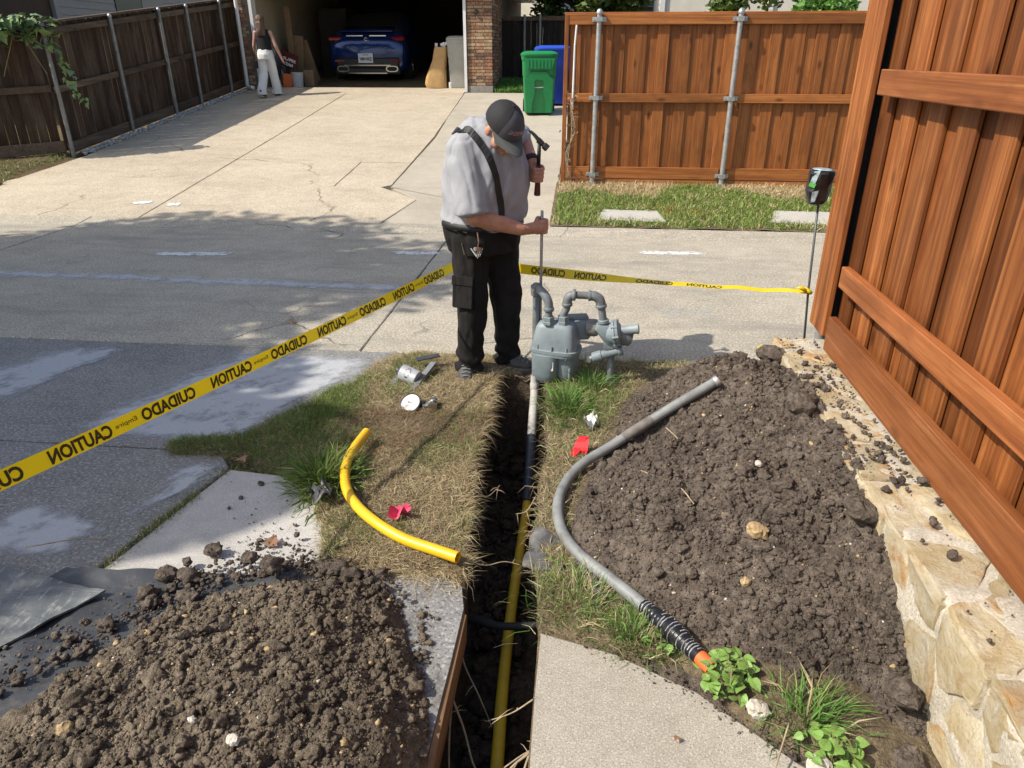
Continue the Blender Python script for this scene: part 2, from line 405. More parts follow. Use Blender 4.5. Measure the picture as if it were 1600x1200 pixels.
c_ = n_.ramp(oi_.outputs['Random'], [(0, (.14,.085,.06)), (.18, (.28,.13,.075)), (.36, (.36,.17,.09)), (.55, (.42,.27,.15)), (.75, (.50,.36,.21)), (.92, (.33,.20,.12)), (1, (.20,.14,.10))], 'CONSTANT')
c_ = n_.mix(n_.ramp(n_.noise(co_, 14, 5, .6), [(.35, (.6,)*3), (.62, (0,0,0))]), c_, (.12,.085,.065))
c_ = n_.mix(n_.ramp(n_.noise(co_, 22, 4, .6), [(.52, (0,0,0)), (.72, (.6,)*3)]), c_, (.55,.42,.28))
n_.fin(c_, .9, 0, .2); n_.bump(n_.noise(co_, 60, 4, .6), .5, .006)
simple('brick_joint', (.20,.155,.115), (.13,.10,.075), 20, .95, bump=.5)
simple('stone_base', (.33,.30,.25), (.24,.22,.19), 9, .9, bump=.5)
m_, n_ = newmat('limestone'); co_ = n_.coords(rnd=17)
w_ = n_.noise(co_, 6, 6, .62, 1.4)
c_ = n_.ramp(w_, [(.25, (.43,.32,.17)), (.42, (.55,.44,.26)), (.56, (.62,.535,.375)), (.75, (.66,.61,.50))])
oi_ = n_.new('ShaderNodeObjectInfo'); ra_ = n_.noise(n_.coords((2.2,2.2,2.2), 53), 2.6, 5, .6, .8)
hv_ = n_.new('ShaderNodeHueSaturation'); mr_ = n_.new('ShaderNodeMapRange'); mr_.inputs[3].default_value = .72; mr_.inputs[4].default_value = 1.12; n_.l(oi_.outputs['Random'], mr_.inputs[0]); n_.l(mr_.outputs[0], hv_.inputs['Value']); n_.l(c_, hv_.inputs['Color']); c_ = hv_.outputs[0]
c_ = n_.mix(n_.ramp(ra_, [(.54, (0,0,0)), (.66, (.8,)*3)]), c_, (.46,.235,.07))
c_ = n_.mix(n_.ramp(n_.noise(co_, 38, 4, .7), [(.3, (.5,)*3), (.45, (0,0,0))]), c_, (.33,.25,.15))
c_ = n_.mix(n_.ramp(n_.noise(n_.coords((1,1,2.5), 29), 3.2, 6, .7, .5), [(.54, (0,0,0)), (.74, (.4,)*3)]), c_, (.34,.27,.18))
n_.fin(c_, .85, 0, .25); n_.bump(n_.noise(co_, 30, 8, .75), 1.0, .022)
simple('rock_tan', (.42,.30,.15), (.25,.18,.1), 30, .9, bump=.8, c3=(.5,.40,.25), bdist=.01)
simple('rock_white', (.62,.58,.5), (.42,.37,.3), 25, .9, bump=.8, bdist=.01)
simple('pebble', (.50,.48,.45), (.28,.27,.26), 60, .8)
simple('green_plastic', (.012,.22,.065), (.010,.18,.052), 6, .42, bump=.08, bscale=200)
simple('blue_plastic', (.02,.075,.50), (.016,.06,.40), 6, .42, bump=.08, bscale=200)
simple('grey_plastic', (.36,.36,.33), (.30,.30,.28), 6, .5)
simple('black_rubber', (.015,.015,.015), (.01,.01,.01), 20, .7)
simple('black_plastic', (.018,.018,.02), (.012,.012,.013), 9, .35, bump=.15, bscale=40)
simple('meter_paint', (.205,.25,.268), (.15,.18,.19), 9, .5, bump=.15, bscale=120, c3=(.25,.295,.31))
simple('pipe_paint', (.17,.195,.205), (.125,.11,.095), 14, .5, bump=.15, c3=(.21,.235,.245))
simple('index_glass', (.25,.25,.22), (.16,.15,.13), 12, .15)
simple('grey_pipe', (.215,.225,.22), (.14,.14,.13), 11, .5, bump=.2, c3=(.28,.29,.285))
simple('sleeve_grey', (.42,.41,.39), (.30,.28,.25), 14, .6, c3=(.5,.49,.47))
simple('grey_pipe_rust', (.20,.185,.165), (.12,.10,.085), 25, .7, bump=.4)
simple('riser_blue', (.045,.062,.085), (.03,.04,.055), 9, .45)
simple('sleeve_white', (.6,.59,.56), (.42,.4,.37), 18, .6)
simple('yellow_pipe', (.80,.47,.012), (.72,.40,.010), 5, .38, bump=.05, c3=(.84,.53,.02))
simple('yellow_pipe_dirty', (.76,.50,.03), (.55,.37,.05), 9, .5, bump=.15, c3=(.82,.56,.04))
simple('tape_wrap', (.014,.014,.016), (.008,.008,.009), 20, .3, bump=.3, bscale=50)
simple('tape_ridge', (.5,.51,.53), (.06,.06,.06), 40, .4, detail=3)
simple('orange_plug', (.75,.16,.035), (.5,.10,.03), 20, .6)
m_, n_ = newmat('tape_yellow'); n_.fin(n_.ramp(n_.noise(n_.coords(), 9, 3), [(.3, (.72,.53,.008)), (.7, (.80,.62,.012))]), .35, 0, .5)
tr_ = n_.new('ShaderNodeBsdfTranslucent'); tr_.inputs[0].default_value = (.8,.6,.01,1); mx_ = n_.new('ShaderNodeMixShader'); mx_.inputs[0].default_value = .25
n_.l(n_.b.outputs[0], mx_.inputs[1]); n_.l(tr_.outputs[0], mx_.inputs[2]); n_.l(mx_.outputs[0], n_.out.inputs[0])
simple('tape_ink', (.045,.038,.008), (.03,.025,.006), 30, .5, bump=0)
simple('skin', (.46,.225,.145), (.36,.155,.095), 16, .5, bump=.12, bscale=160, c3=(.52,.27,.18))
simple('skin_fair', (.48,.27,.19), (.40,.21,.15), 9, .5, bump=0)
def cloth(name, c1, c2, c3, wsc=8, depth=.02, fold=.6):
    m, n = newmat(name); co = n.coords(); dn = n.noise(co, 2.5, 3, .5)
    col = n.ramp(n.noise(co, 5, 5, .6), [(.3, c2), (.5, c1), (.72, c3)])
    v = n.noise(n.coords((1.3, 1.3, .55)), wsc, 2, .45, .9); rd = n.ramp(v, [(.30, (.5,)*3), (.42, (.85,)*3), (.5, (0,0,0)), (.58, (.85,)*3), (.7, (.5,)*3)])
    n.fin(col, .9, 0, .2); b1 = n.new('ShaderNodeBump'); b1.inputs['Strength'].default_value = fold; b1.inputs['Distance'].default_value = depth; n.l(rd, b1.inputs['Height'])
    b2 = n.new('ShaderNodeBump'); b2.inputs['Strength'].default_value = .3; b2.inputs['Distance'].default_value = .002; n.l(n.noise(co, 320, 2, .5), b2.inputs['Height']); n.l(b1.outputs[0], b2.inputs['Normal']); n.l(b2.outputs[0], n.b.inputs['Normal'])
cloth('shirt_grey', (.335,.34,.36), (.28,.285,.30), (.37,.375,.395), 3.2, .012, .28)
cloth('trouser_black', (.017,.0155,.015), (.011,.010,.010), (.028,.024,.021), 4.5, .014, .4)
simple('strap_black', (.012,.012,.013), None, 20, .6)
simple('cap_cloth', (.014,.014,.016), (.010,.010,.011), 20, .8, bump=.3, bscale=500, bdist=.001)
simple('cap_panel', (.075,.075,.08), (.06,.06,.063), 30, .8, bump=.3, bscale=500, bdist=.001)
simple('cap_brim', (.085,.092,.088), (.07,.076,.073), 30, .8, bump=.3, bscale=400, bdist=.001)
simple('cap_print', (.36,.24,.26), None, 30, .7, bump=0)
simple('shoe', (.09,.085,.08), (.055,.05,.048), 14, .8, bump=.4, bscale=120)
simple('shoe_sole', (.16,.155,.15), (.10,.095,.09), 14, .8)
simple('hair_brown', (.10,.050,.028), (.05,.024,.014), 8, .5, bump=.8, bscale=60, stretch=(4,4,1), bdist=.01, c3=(.17,.088,.05))
simple('hair_grey', (.28,.25,.22), (.18,.16,.14), 30, .6, bump=.5)
simple('vest_black', (.006,.006,.007), None, 10, .85)
simple('trousers_white', (.74,.73,.70), (.62,.62,.6), 4, .85, bump=.2, bscale=90)
simple('metal_bright', (.6,.58,.52), (.42,.40,.35), 20, .25, 1, .05)
simple('metal_dark', (.09,.085,.08), (.05,.046,.042), 15, .4, .7, .2)
simple('hammer_grip', (.13,.018,.014), (.08,.012,.01), 10, .5)
simple('steel_rod', (.36,.37,.38), (.26,.26,.27), 20, .35, .7, .1)
simple('rebar', (.11,.12,.12), (.07,.075,.075), 30, .5, .4, .3)
simple('car_blue', (.004,.026,.14), (.0035,.022,.12), 3, .18, .3, 0)
MATS['car_blue'].node_tree.nodes['Principled BSDF'].inputs['Coat Weight'].default_value = .8
simple('car_red', (.25,.008,.01), None, 20, .2, bump=0)
simple('chrome', (.75,.76,.78), (.7,.7,.7), 4, .12, 1, 0)
simple('plate_white', (.72,.74,.76), None, 8, .4, bump=0)
simple('plate_ink', (.03,.035,.06), None, 8, .5, bump=0)
simple('paper_bag', (.50,.315,.13), (.40,.245,.10), 7, .85, bump=.6, bscale=14, bdist=.02)
simple('white_paper', (.76,.76,.73), (.66,.65,.62), 12, .7)
simple('cardboard', (.26,.165,.09), None, 8, .9)
simple('bucket', (.55,.56,.56), None, 6, .5)
simple('pink_flag', (.80,.075,.16), (.7,.06,.13), 12, .5)
simple('red_flag', (.72,.012,.02), (.6,.01,.015), 12, .4)
simple('can_label', (.50,.51,.53), (.38,.39,.41), 25, .4, .2)
simple('can_dark', (.06,.062,.065), (.03,.03,.03), 15, .5)
simple('stake_grey', (.23,.245,.25), (.15,.16,.165), 18, .8, stretch=(3,3,1))
simple('dial_white', (.8,.8,.78), None, 8, .2, bump=0)
simple('dial_red', (.5,.03,.03), None, 8, .4, bump=0)
simple('bottle_label', (.5,.62,.68), (.10,.14,.15), 40, .3)
simple('bottle_green', (.10,.42,.06), None, 20, .4)
m_, n_ = newmat('plastic_sheet'); co_ = n_.coords()
c_ = n_.ramp(n_.noise(co_, 3, 6, .6, .6), [(.3, (.028,.03,.034)), (.55, (.05,.054,.06)), (.75, (.12,.12,.12))])
c_ = n_.mix(n_.ramp(n_.noise(co_, 26, 5, .7), [(.52, (0,0,0)), (.75, (.7,)*3)]), c_, (.13,.105,.08)); n_.fin(c_, .5, 0, .5); n_.bump(n_.noise(co_, 12, 5, .6), .4, .01)
m_, n_ = newmat('dusty_sheet'); co_ = n_.coords((1,2.2,1))
c_ = n_.ramp(n_.noise(co_, 5, 7, .7, 1.2), [(.25, (.06,.07,.078)), (.5, (.12,.13,.135)), (.72, (.23,.23,.215))])
c_ = n_.mix(n_.ramp(n_.noise(n_.coords((6,1.6,1)), 7, 5, .7), [(.55, (0,0,0)), (.68, (.7,)*3)]), c_, (.40,.39,.36)); n_.fin(c_, .6, 0, .4); n_.bump(n_.noise(co_, 30, 5, .7), .35, .006)
simple('fabric_torn', (.10,.10,.10), (.05,.05,.05), 14, .85, bump=.5, bscale=60, c3=(.2,.19,.175))
simple('root', (.42,.34,.22), (.25,.19,.12), 25, .85, bump=.3)
simple('root_dark', (.07,.06,.05), (.035,.03,.026), 25, .8, bump=.4)
attr_mat('grass', .75, .25, .3); attr_mat('leaf', .45, .4, .3)
simple('ivy_leaf', (.17,.30,.06), (.08,.17,.03), 22, .45, rnd=9, bump=.2, c3=(.28,.42,.11))
simple('vine_leaf', (.15,.24,.085), (.07,.14,.05), 16, .4, rnd=9, bump=.2, c3=(.24,.34,.15))
simple('vine_stem', (.22,.20,.09), None, 12, .8)
simple('dead_leaf', (.30,.17,.09), (.2,.11,.06), 18, .85, rnd=5, bump=.3)
# ---------------------------------------------------------------- ground, road, slabs
rows = [(-150,-.66),(4.2,-.66),(4.25,-.1),(7.7,-.05),(8.0,-.03),(30,G(30)-.05),(31,G(30)-.05),(400,G(30)-.05)]
V = [(x, y, z) for (y, z) in rows for x in (-300, -9, 9, 300)]
struct(link('ground', np_mesh('ground', V, grid_faces(len(rows), 4)), 'leaf_litter'))
def slab(name, poly, mat, parent, z=lambda x, y: 0., th=.12, bev=.006, seg=.25):
    """concrete plate: outline subdivided and slightly uneven, chamfered upper edge"""
    P = []
    n = len(poly)
    for i in range(n):
        a, b = poly[i], poly[(i+1) % n]; L = math.hypot(b[0]-a[0], b[1]-a[1]); k = max(1, min(24, int(L/seg)))
        for j in range(k):
            t = j/k; jt = .004 if j else 0
            P.append((a[0]+(b[0]-a[0])*t+random.uniform(-jt, jt), a[1]+(b[1]-a[1])*t+random.uniform(-jt, jt)))
    cx = sum(p[0] for p in P)/len(P); cy = sum(p[1] for p in P)/len(P)
    def ins(p, d):
        v = Vector((cx-p[0], cy-p[1])); v.normalize(); return (p[0]+v.x*d, p[1]+v.y*d)
    r0 = [(x, y, z(x, y)-th) for x, y in P]; r1 = [(x, y, z(x, y)-bev) for x, y in P]
    r2 = [(*q, z(*q)) for q in (ins(p, bev*1.4) for p in P)]
    mb = MB(); n = len(P); mb.add(r0+r1+r2, [(k*n+i, k*n+(i+1) % n, (k+1)*n+(i+1) % n, (k+1)*n+i) for k in range(2) for i in range(n)])
    mb.f.append(tuple(range(2*n, 3*n)))
    return mb.build(name, mat, parent)
zg = lambda x, y: G(y)
alley = bpy.data.objects.new('alley', None); COL.objects.link(alley); struct(alley)
ax = [-60, -24, -15.5, -10.6, -5.9, -1.46, 3.1, 7.7, 12.3, 60]
for a, b in zip(ax[:-1], ax[1:]):
    o = slab('pavement_slab', [(a+.006, 4.285), (b-.006, 4.285), (b-.006, 7.70), (a+.006, 7.70)], 'alley_concrete', alley)
    slab('pavement_slab', [(a+.004, 7.702), (b-.004, 7.702), (b-.004, 8.03), (a+.004, 8.03)], 'alley_concrete', alley, zg)
drive = bpy.data.objects.new('driveway', None); COL.objects.link(drive); struct(drive)
g_ = .007
def dslab(p, m='drive_concrete', par=None): return slab('concrete_slab', p, m, drive, zg, th=.14)
dslab([(-7.55,8.045),(-5.3-g_,8.045),(-5.36-g_,12.5-g_),(-7.9,12.5-g_),(-7.86,10.9),(-8.02,9.6),(-8.6,8.6),(-9.8,8.045)])
dslab([(-5.3+g_,8.045),(-2.35,8.045),(-2.13,8.94),(-2.72,9.46),(-3.37-g_,9.46),(-3.37-g_,10.75),(-2.6-g_,10.75),(-2.6-g_,12.5-g_),(-5.36+g_,12.5-g_)])
dslab([(-3.37+g_,9.47),(-2.73,9.47),(-2.6-g_,9.6),(-2.6-g_,10.74),(-3.37+g_,10.74)])
dslab([(-7.9,12.5+g_),(-5.36-g_,12.5+g_),(-5.46-g_,16.75),(-7.95,16.75)])
dslab([(-5.36+g_,12.5+g_),(-2.6-g_,12.5+g_),(-2.78-g_,16.75),(-5.46+g_,16.75)])
dslab([(-7.95,16.77),(-2.8,16.77),(-2.8,17.55),(-7.95,17.55)])
dslab([(-2.35+.02,8.045),(-.37,8.045),(-.38,9.45),(-2.6+g_,9.45),(-2.6+g_,9.48),(-2.12,8.95)], 'walk_concrete')
dslab([(-2.6+g_,9.47),(-.38,9.47),(-.38,12.4),(-2.58+g_,12.4)], 'walk_concrete')
dslab([(-2.58+g_,12.42),(-.2,12.42),(-.2,14.2),(-2.68+g_,14.2)], 'walk_concrete')
dslab([(-2.68+g_,14.22),(.3,14.22),(.3,16.9),(-2.79+g_,16.9)], 'walk_concrete')
near = bpy.data.objects.new('near_driveway', None); COL.objects.link(near); struct(near)
slab('concrete_slab', [(-30,2.915),(-1.95,2.915),(-1.35,3.3),(-1.0,3.8),(-1.0,4.272),(-30,4.272)], 'dark_aggregate', near)
slab('concrete_slab', [(-30,-4),(-1.9,-4),(-1.83,1.97),(-1.655,2.78),(-1.75,2.90),(-30,2.90)], 'dark_aggregate', near)
path = bpy.data.objects.new('walkway', None); COL.objects.link(path); struct(path)
slab('concrete_slab', [(-1.89,-4),(-1.25,-4),(-1.2,1.6),(-.9,2.12),(-.9,2.45),(-1.25,2.72),(-1.635,2.76),(-1.80,1.97)], 'pale_slab', path)
slab('concrete_slab', [(-1.18,-4),(-.385,-4),(-.385,1.2),(-.372,1.95),(-.40,2.07),(-.46,2.10),(-.88,2.11),(-1.18,1.6)], 'grey_slab', path, th=.11)
slab('concrete_slab', [(-.085,-4),(1.0,-4),(1.0,1.25),(.66,1.44),(.41,1.66),(.16,1.79),(-.09,1.86)], 'near_slab', path, th=.11, bev=.01)
mb = MB(); mb.box((-.371, 1.25, -.075), (.022, 1.35, .13), (0, .04, 0), .004); tag(mb.build('form_board', 'old_timber', None), 'brown form board along the cut edge of the grey slab', 'board')
# patches of old paint and cement wash lying on the pavement
def patch(name, quad, mat, label, cat, z=.004, n=24, m=10, zf=None, group=None, jit=.35):
    """thin worn layer; the layer thins out towards its edge"""
    a, b, c, d = [Vector((*p, 0)) for p in quad]; V = []; W = []
    for i in range(m):
        for j in range(n):
            s, t = j/(n-1), i/(m-1); p = (a*(1-s)+b*s)*(1-t)+(d*(1-s)+c*s)*t
            e = min(s, 1-s)*n/6; f = min(t, 1-t)*m/3.2; V.append((p.x, p.y, z+(zf(p.x, p.y) if zf else 0)))
            W.append(min(1, e)*min(1, f)+random.uniform(-jit, jit)*.5)
    W = np.clip(np.array(W), 0, 1)
    me = np_mesh(name, V, grid_faces(m, n), np.stack([W]*3, 1))
    return tag(link(name, me, mat), label, cat, group)
patch('paint_mark', [(-4.42,6.42),(-3.3,6.52),(-3.3,6.78),(-4.42,6.66)], 'worn_white', 'worn white paint mark across the shaded alley, left one', 'paint mark')
patch('paint_mark', [(-2.0,6.72),(-1.3,6.74),(-1.3,6.98),(-2.0,6.96)], 'worn_white', 'worn white paint mark on the alley just left of the bending man', 'paint mark')
patch('paint_mark', [(.4,6.96),(1.34,7.02),(1.34,7.26),(.4,7.2)], 'worn_white', 'worn white paint mark on the sunny alley above the gas meter', 'paint mark')
patch('paint_mark', [(.45,5.0),(1.15,5.0),(1.15,5.55),(.45,5.55)], 'faint_white', 'faint white scuff on the alley behind the big dirt pile', 'paint mark')
patch('paint_streak', [(-7.5,5.62),(-1.0,5.5),(-1.0,5.82),(-7.5,6.05)], 'faint_streak', 'long pale streak running along the middle of the alley', 'paint streak', n=70, m=7)
patch('paint_mark', [(-5.75,8.45),(-5.42,8.5),(-5.42,8.72),(-5.75,8.7)], 'worn_white', 'small white scuff on the drive, left of two near the alley', 'paint mark', zf=zg, z=.006)
patch('paint_mark', [(-5.27,8.42),(-5.0,8.45),(-5.0,8.66),(-5.27,8.64)], 'worn_white', 'small white scuff on the drive, right of two near the alley', 'paint mark', zf=zg, z=.006)
patch('cement_patch', [(-4.1,2.95),(-3.3,2.95),(-2.92,4.22),(-3.5,4.22)], 'cement_wash', 'pale cement stripe slanting over dark paving at the left edge', 'cement patch', n=20, m=26)
patch('cement_patch', [(-2.8,2.95),(-1.7,2.95),(-1.15,4.2),(-2.35,4.24)], 'cement_wash', 'broad pale cement patch on dark paving beside the grass verge', 'cement patch', n=30, m=30)
patch('cement_patch', [(-2.6,2.0),(-1.85,2.02),(-1.9,2.32),(-2.5,2.45)], 'cement_wash', 'pale cement patch on dark paving just above the grey sheet', 'cement patch', n=20, m=12)
patch('cement_patch', [(-1.95,2.2),(-1.69,2.6),(-1.62,2.84),(-1.95,2.84)], 'cement_wash', 'pale cement strip beside the weedy joint', 'cement patch', n=14, m=14, z=.005)
patch('paint_mark', [(-2.60,3.70),(-2.50,3.70),(-2.50,3.77),(-2.60,3.77)], 'yellow_mark', 'small yellow survey mark on dark paving', 'paint mark', n=12, m=8, z=.006, jit=.1)

# ---------------------------------------------------------------- verge soil and the trench
def interp(tab): xs, ys = zip(*tab); return lambda t: np.interp(t, xs, ys)
xl_ = interp([(.4,-.385),(2.05,-.38),(2.12,-.40),(2.27,-.425),(3.08,-.49),(3.95,-.50)])
xr_ = interp([(.4,-.085),(1.86,-.10),(2.33,-.145),(3.18,-.155),(3.6,-.17),(3.95,-.20)])
def xl(y): return xl_(y)+.018*fbm(np.asarray(y)*7, 3.3, 0, 3)*ss(2.05, 2.3, y)
def xr(y): return xr_(y)+.018*fbm(np.asarray(y)*7, 9.3, 0, 3)*ss(1.85, 2.1, y)
def sdpoly(x, y, poly):
    """signed distance, positive inside"""
    x, y = np.asarray(x, float), np.asarray(y, float); d = np.full(x.shape, 1e9); ins = np.zeros(x.shape, bool); n = len(poly)
    for i in range(n):
        (ax_, ay_), (bx_, by_) = poly[i], poly[(i+1) % n]; ex, ey = bx_-ax_, by_-ay_
        t = np.clip(((x-ax_)*ex+(y-ay_)*ey)/(ex*ex+ey*ey), 0, 1)
        d = np.minimum(d, np.hypot(x-ax_-ex*t, y-ay_-ey*t))
        c = ((ay_ > y) != (by_ > y)) & (x < (bx_-ax_)*(y-ay_)/(by_-ay_+1e-12)+ax_); ins ^= c
    return np.where(ins, d, -d)
VERGE_L = [(-2.06,2.95),(-1.72,3.12),(-1.53,3.42),(-1.34,3.86),(-1.25,4.27),(-.3,4.27),(-.3,2.10),(-.81,2.13),(-.98,2.06),(-1.04,2.36),(-1.26,2.62),(-1.60,2.83),(-1.98,2.87)]
VERGE_R = [(-.35,4.27),(1.1,4.27),(1.1,1.2),(.66,1.47),(.41,1.69),(.16,1.82),(-.3,1.9)]
def verge_z(x, y):
    s = np.maximum(sdpoly(x, y, VERGE_L), sdpoly(x, y, VERGE_R))
    n = fbm(x*5, y*5, 0, 4)
    return -.05+.07*ss(-.05, .05, s+.03*n)+.012*n*ss(-.02, .06, s)+.02*ss(.02, .25, s)
def sheet(name, X, Y, Z, mat, parent=None):
    me = np_mesh(name, np.stack([X, Y, Z], -1).reshape(-1, 3), grid_faces(*X.shape)); o = link(name, me, mat, parent, smooth=True); return o
ys = np.linspace(.4, 3.95, 220); u = np.linspace(0, 1, 110)
verge = bpy.data.objects.new('verge', None); COL.objects.link(verge); struct(verge)
Y = np.repeat(ys[:, None], 110, 1)
X = -2.2+(xl(ys)[:, None]+2.2)*u[None, :]; sheet('soil_bank', X, Y, verge_z(X, Y), 'verge_soil', verge)
X = xr(ys)[:, None]+(1.3-xr(ys)[:, None])*u[None, :]; sheet('soil_bank', X, Y, verge_z(X, Y), 'verge_soil', verge)
X, Y = np.meshgrid(np.linspace(-2.2, 1.3, 200), np.linspace(3.95, 4.4, 28)); sheet('soil_bank', X, Y, verge_z(X, Y), 'verge_soil', verge)
# trench: walls and floor
DEP = .50
nv = 30; rowsX, rowsZ, rowsY = [], [], []
ysT = np.concatenate([np.linspace(.4, 3.9, 230), np.linspace(3.91, 3.985, 14)])
for y in ysT:
    d = DEP*(1-ss(3.88, 3.985, y)); a, b = float(xl(y)), float(xr(y))
    if y > 3.95: a, b = a-.01, b+.01
    ta, tb = float(verge_z(np.array([a]), np.array([y]))[0])-.002, float(verge_z(np.array([b]), np.array([y]))[0])-.002
    t = np.linspace(0, 1, nv); und = .05*np.sin(t*2.6)   # the bank is undercut a little
    xa = a-und*.5; za = ta-(d+ta)*t; xb = b+und*.8; zb = tb-(d+tb)*t
    xm = np.linspace(xa[-1], xb[-1], 14)[1:-1]; zm = np.full(12, -d)
    rowsX.append(np.concatenate([xa, xm, xb[::-1]])); rowsZ.append(np.concatenate([za, zm, zb[::-1]])); rowsY.append(np.full(nv*2+12, y))
X, Z, Y = np.array(rowsX), np.array(rowsZ), np.array(rowsY)
X0 = X.copy(); k = np.ones(X.shape[1]); k[0] = k[-1] = 0; k[1] = k[-2] = .4
X = X+.016*fbm(Y*9, Z*9, 1.5, 4, .6)*k[None, :]; Z = Z+.03*fbm(X0*12, Y*12, Z*12, 4, .6)*k[None, :]
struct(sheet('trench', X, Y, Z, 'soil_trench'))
# clods -------------------------------------------------------------------
def ico(sub):
    bm = bmesh.new(); bmesh.ops.create_icosphere(bm, subdivisions=sub, radius=1); V = np.array([v.co[:] for v in bm.verts]); F = np.array([[v.index for v in f.verts] for f in bm.faces]); bm.free(); return V, F
ICO1, ICO2, ICO3 = ico(1), ico(2), ico(3)
def clods(name, P, Rr, mat, parent=None, squash=.8, jag=.5, seed=1):
    g = np.random.default_rng(seed); out_v, out_f, base = [], [], 0
    for (Vi, Fi), sel in ((ICO1, Rr < .007), (ICO2, (Rr >= .007) & (Rr < .014)), (ICO3, Rr >= .014)):
        p, r = P[sel], Rr[sel]; n = len(p)
        if not n: continue
        sc = g.uniform(.65, 1.25, (n, 1, 3)); a = g.uniform(0, 6.28, n); tl = g.uniform(-.6, .6, n)
        jit = 1+jag*(vnoise(Vi[None, :, 0]*2.3+g.uniform(0, 60, (n, 1)), Vi[None, :, 1]*2.3+g.uniform(0, 60, (n, 1)), Vi[None, :, 2]*2.3+g.uniform(0, 60, (n, 1))))
        if len(Vi) > 100: q0 = g.uniform(0, 60, (n, 3)); jit = jit*.85+.28*np.abs(vnoise(Vi[None, :, 0]*4.6+q0[:, :1], Vi[None, :, 1]*4.6+q0[:, 1:2], Vi[None, :, 2]*4.6+q0[:, 2:]))+.10*vnoise(Vi[None, :, 0]*11+q0[:, :1], Vi[None, :, 1]*11+q0[:, 1:2], Vi[None, :, 2]*11+q0[:, 2:])
        v = Vi[None]*jit[..., None]*sc*r[:, None, None]; v[..., 2] *= squash
        ct, st_ = np.cos(tl)[:, None], np.sin(tl)[:, None]; y2 = v[..., 1]*ct-v[..., 2]*st_; z2 = v[..., 1]*st_+v[..., 2]*ct
        ca, sa = np.cos(a)[:, None], np.sin(a)[:, None]; x3 = v[..., 0]*ca-y2*sa; y3 = v[..., 0]*sa+y2*ca
        w = np.stack([x3, y3, z2], -1)+p[:, None, :]
        out_v.append(w.reshape(-1, 3)); out_f.append((Fi[None]+(np.arange(n)*len(Vi))[:, None, None]).reshape(-1, 3)+base); base += n*len(Vi)
    off = np.array(loc_of(parent)) if parent is not None else 0
    me = np_mesh(name, np.concatenate(out_v)-off, np.concatenate(out_f)); o = link(name, me, mat, parent, smooth=True); return stuff(o)
# big pile by the wall ------------------------------------------------------
wallz = interp([(1.2,.0),(1.5,.02),(1.63,.10),(1.8,.17),(1.98,.25),(2.29,.37),(2.9,.38),(3.42,.33),(3.7,.22),(4.1,0)])
pxl = interp([(1.2,.7),(1.55,.5),(1.75,.2),(1.95,.0),(2.3,-.06),(2.6,-.02),(3.0,.06),(3.5,.22),(3.8,.33),(4.3,.5)])
def hR(x, y):
    x, y = np.asarray(x, float), np.asarray(y, float); a = pxl(y)
    t = np.clip((x-a)/(1.04-a), -.2, 1.1); s = np.sign(t)*np.abs(t)**.75
    z = (wallz(y)+.0)*s
    z = z+.17*np.exp(-((x-.66)/.30)**2-((y-3.42)/.34)**2)+.05*np.exp(-((x-.4)/.3)**2-((y-2.5)/.4)**2)
    yn = np.interp(x, [-.1,.2,.5,1.05], [1.98,1.84,1.66,1.42])
    k = ss(-.05, .45, y-yn)*ss(0, .4, 4.2-y)
    return z*k-.03*(1-ss(-.02, .1, t))
def hRn(x, y):
    b = hR(x, y); n = fbm(x*6, y*6, 2, 3, .55)*.030+np.abs(fbm(x*14, y*14, 5, 2, .6))*.020+np.abs(fbm(x*42, y*42, 9, 2, .6))*.011
    return b+n*ss(-.02, .08, b)-.012
def hL(x, y):
    x, y = np.asarray(x, float), np.asarray(y, float)
    rx = np.where(x < -.85, .78, .46); f = 1-(np.abs(x+.85)/rx)**2-(np.abs(y-1.18)/.86)**2+.10*fbm(x*3.5, y*3.5, 8, 3)
    return .185*np.sign(f)*np.abs(np.clip(f, -.4, 1))**.8
def hLn(x, y):
    b = hL(x, y); n = fbm(x*6+4, y*6, 2, 3, .55)*.034+np.abs(fbm(x*13, y*13, 5, 2, .6))*.022+np.abs(fbm(x*38, y*38, 9, 2, .6))*.012
    return b+n*ss(-.02, .06, b)-.01
def rock_mesh(name, r, seed, sub=4, jag=.3, sq=(1,1,.75)):
    V_, F_ = ico(sub); g = np.random.default_rng(seed).uniform(0, 50, 3)
    d = 1+jag*fbm(V_[:, 0]*1.3+g[0], V_[:, 1]*1.3+g[1], V_[:, 2]*1.3+g[2], 3)-.16*np.abs(fbm(V_[:, 0]*4+g[0], V_[:, 1]*4+g[1], V_[:, 2]*4+g[2], 3))
    q = np.round(V_*d[:, None]*2.2)/2.2*.35+V_*d[:, None]*.65
    return np_mesh(name, q*r*np.array(sq), F_)
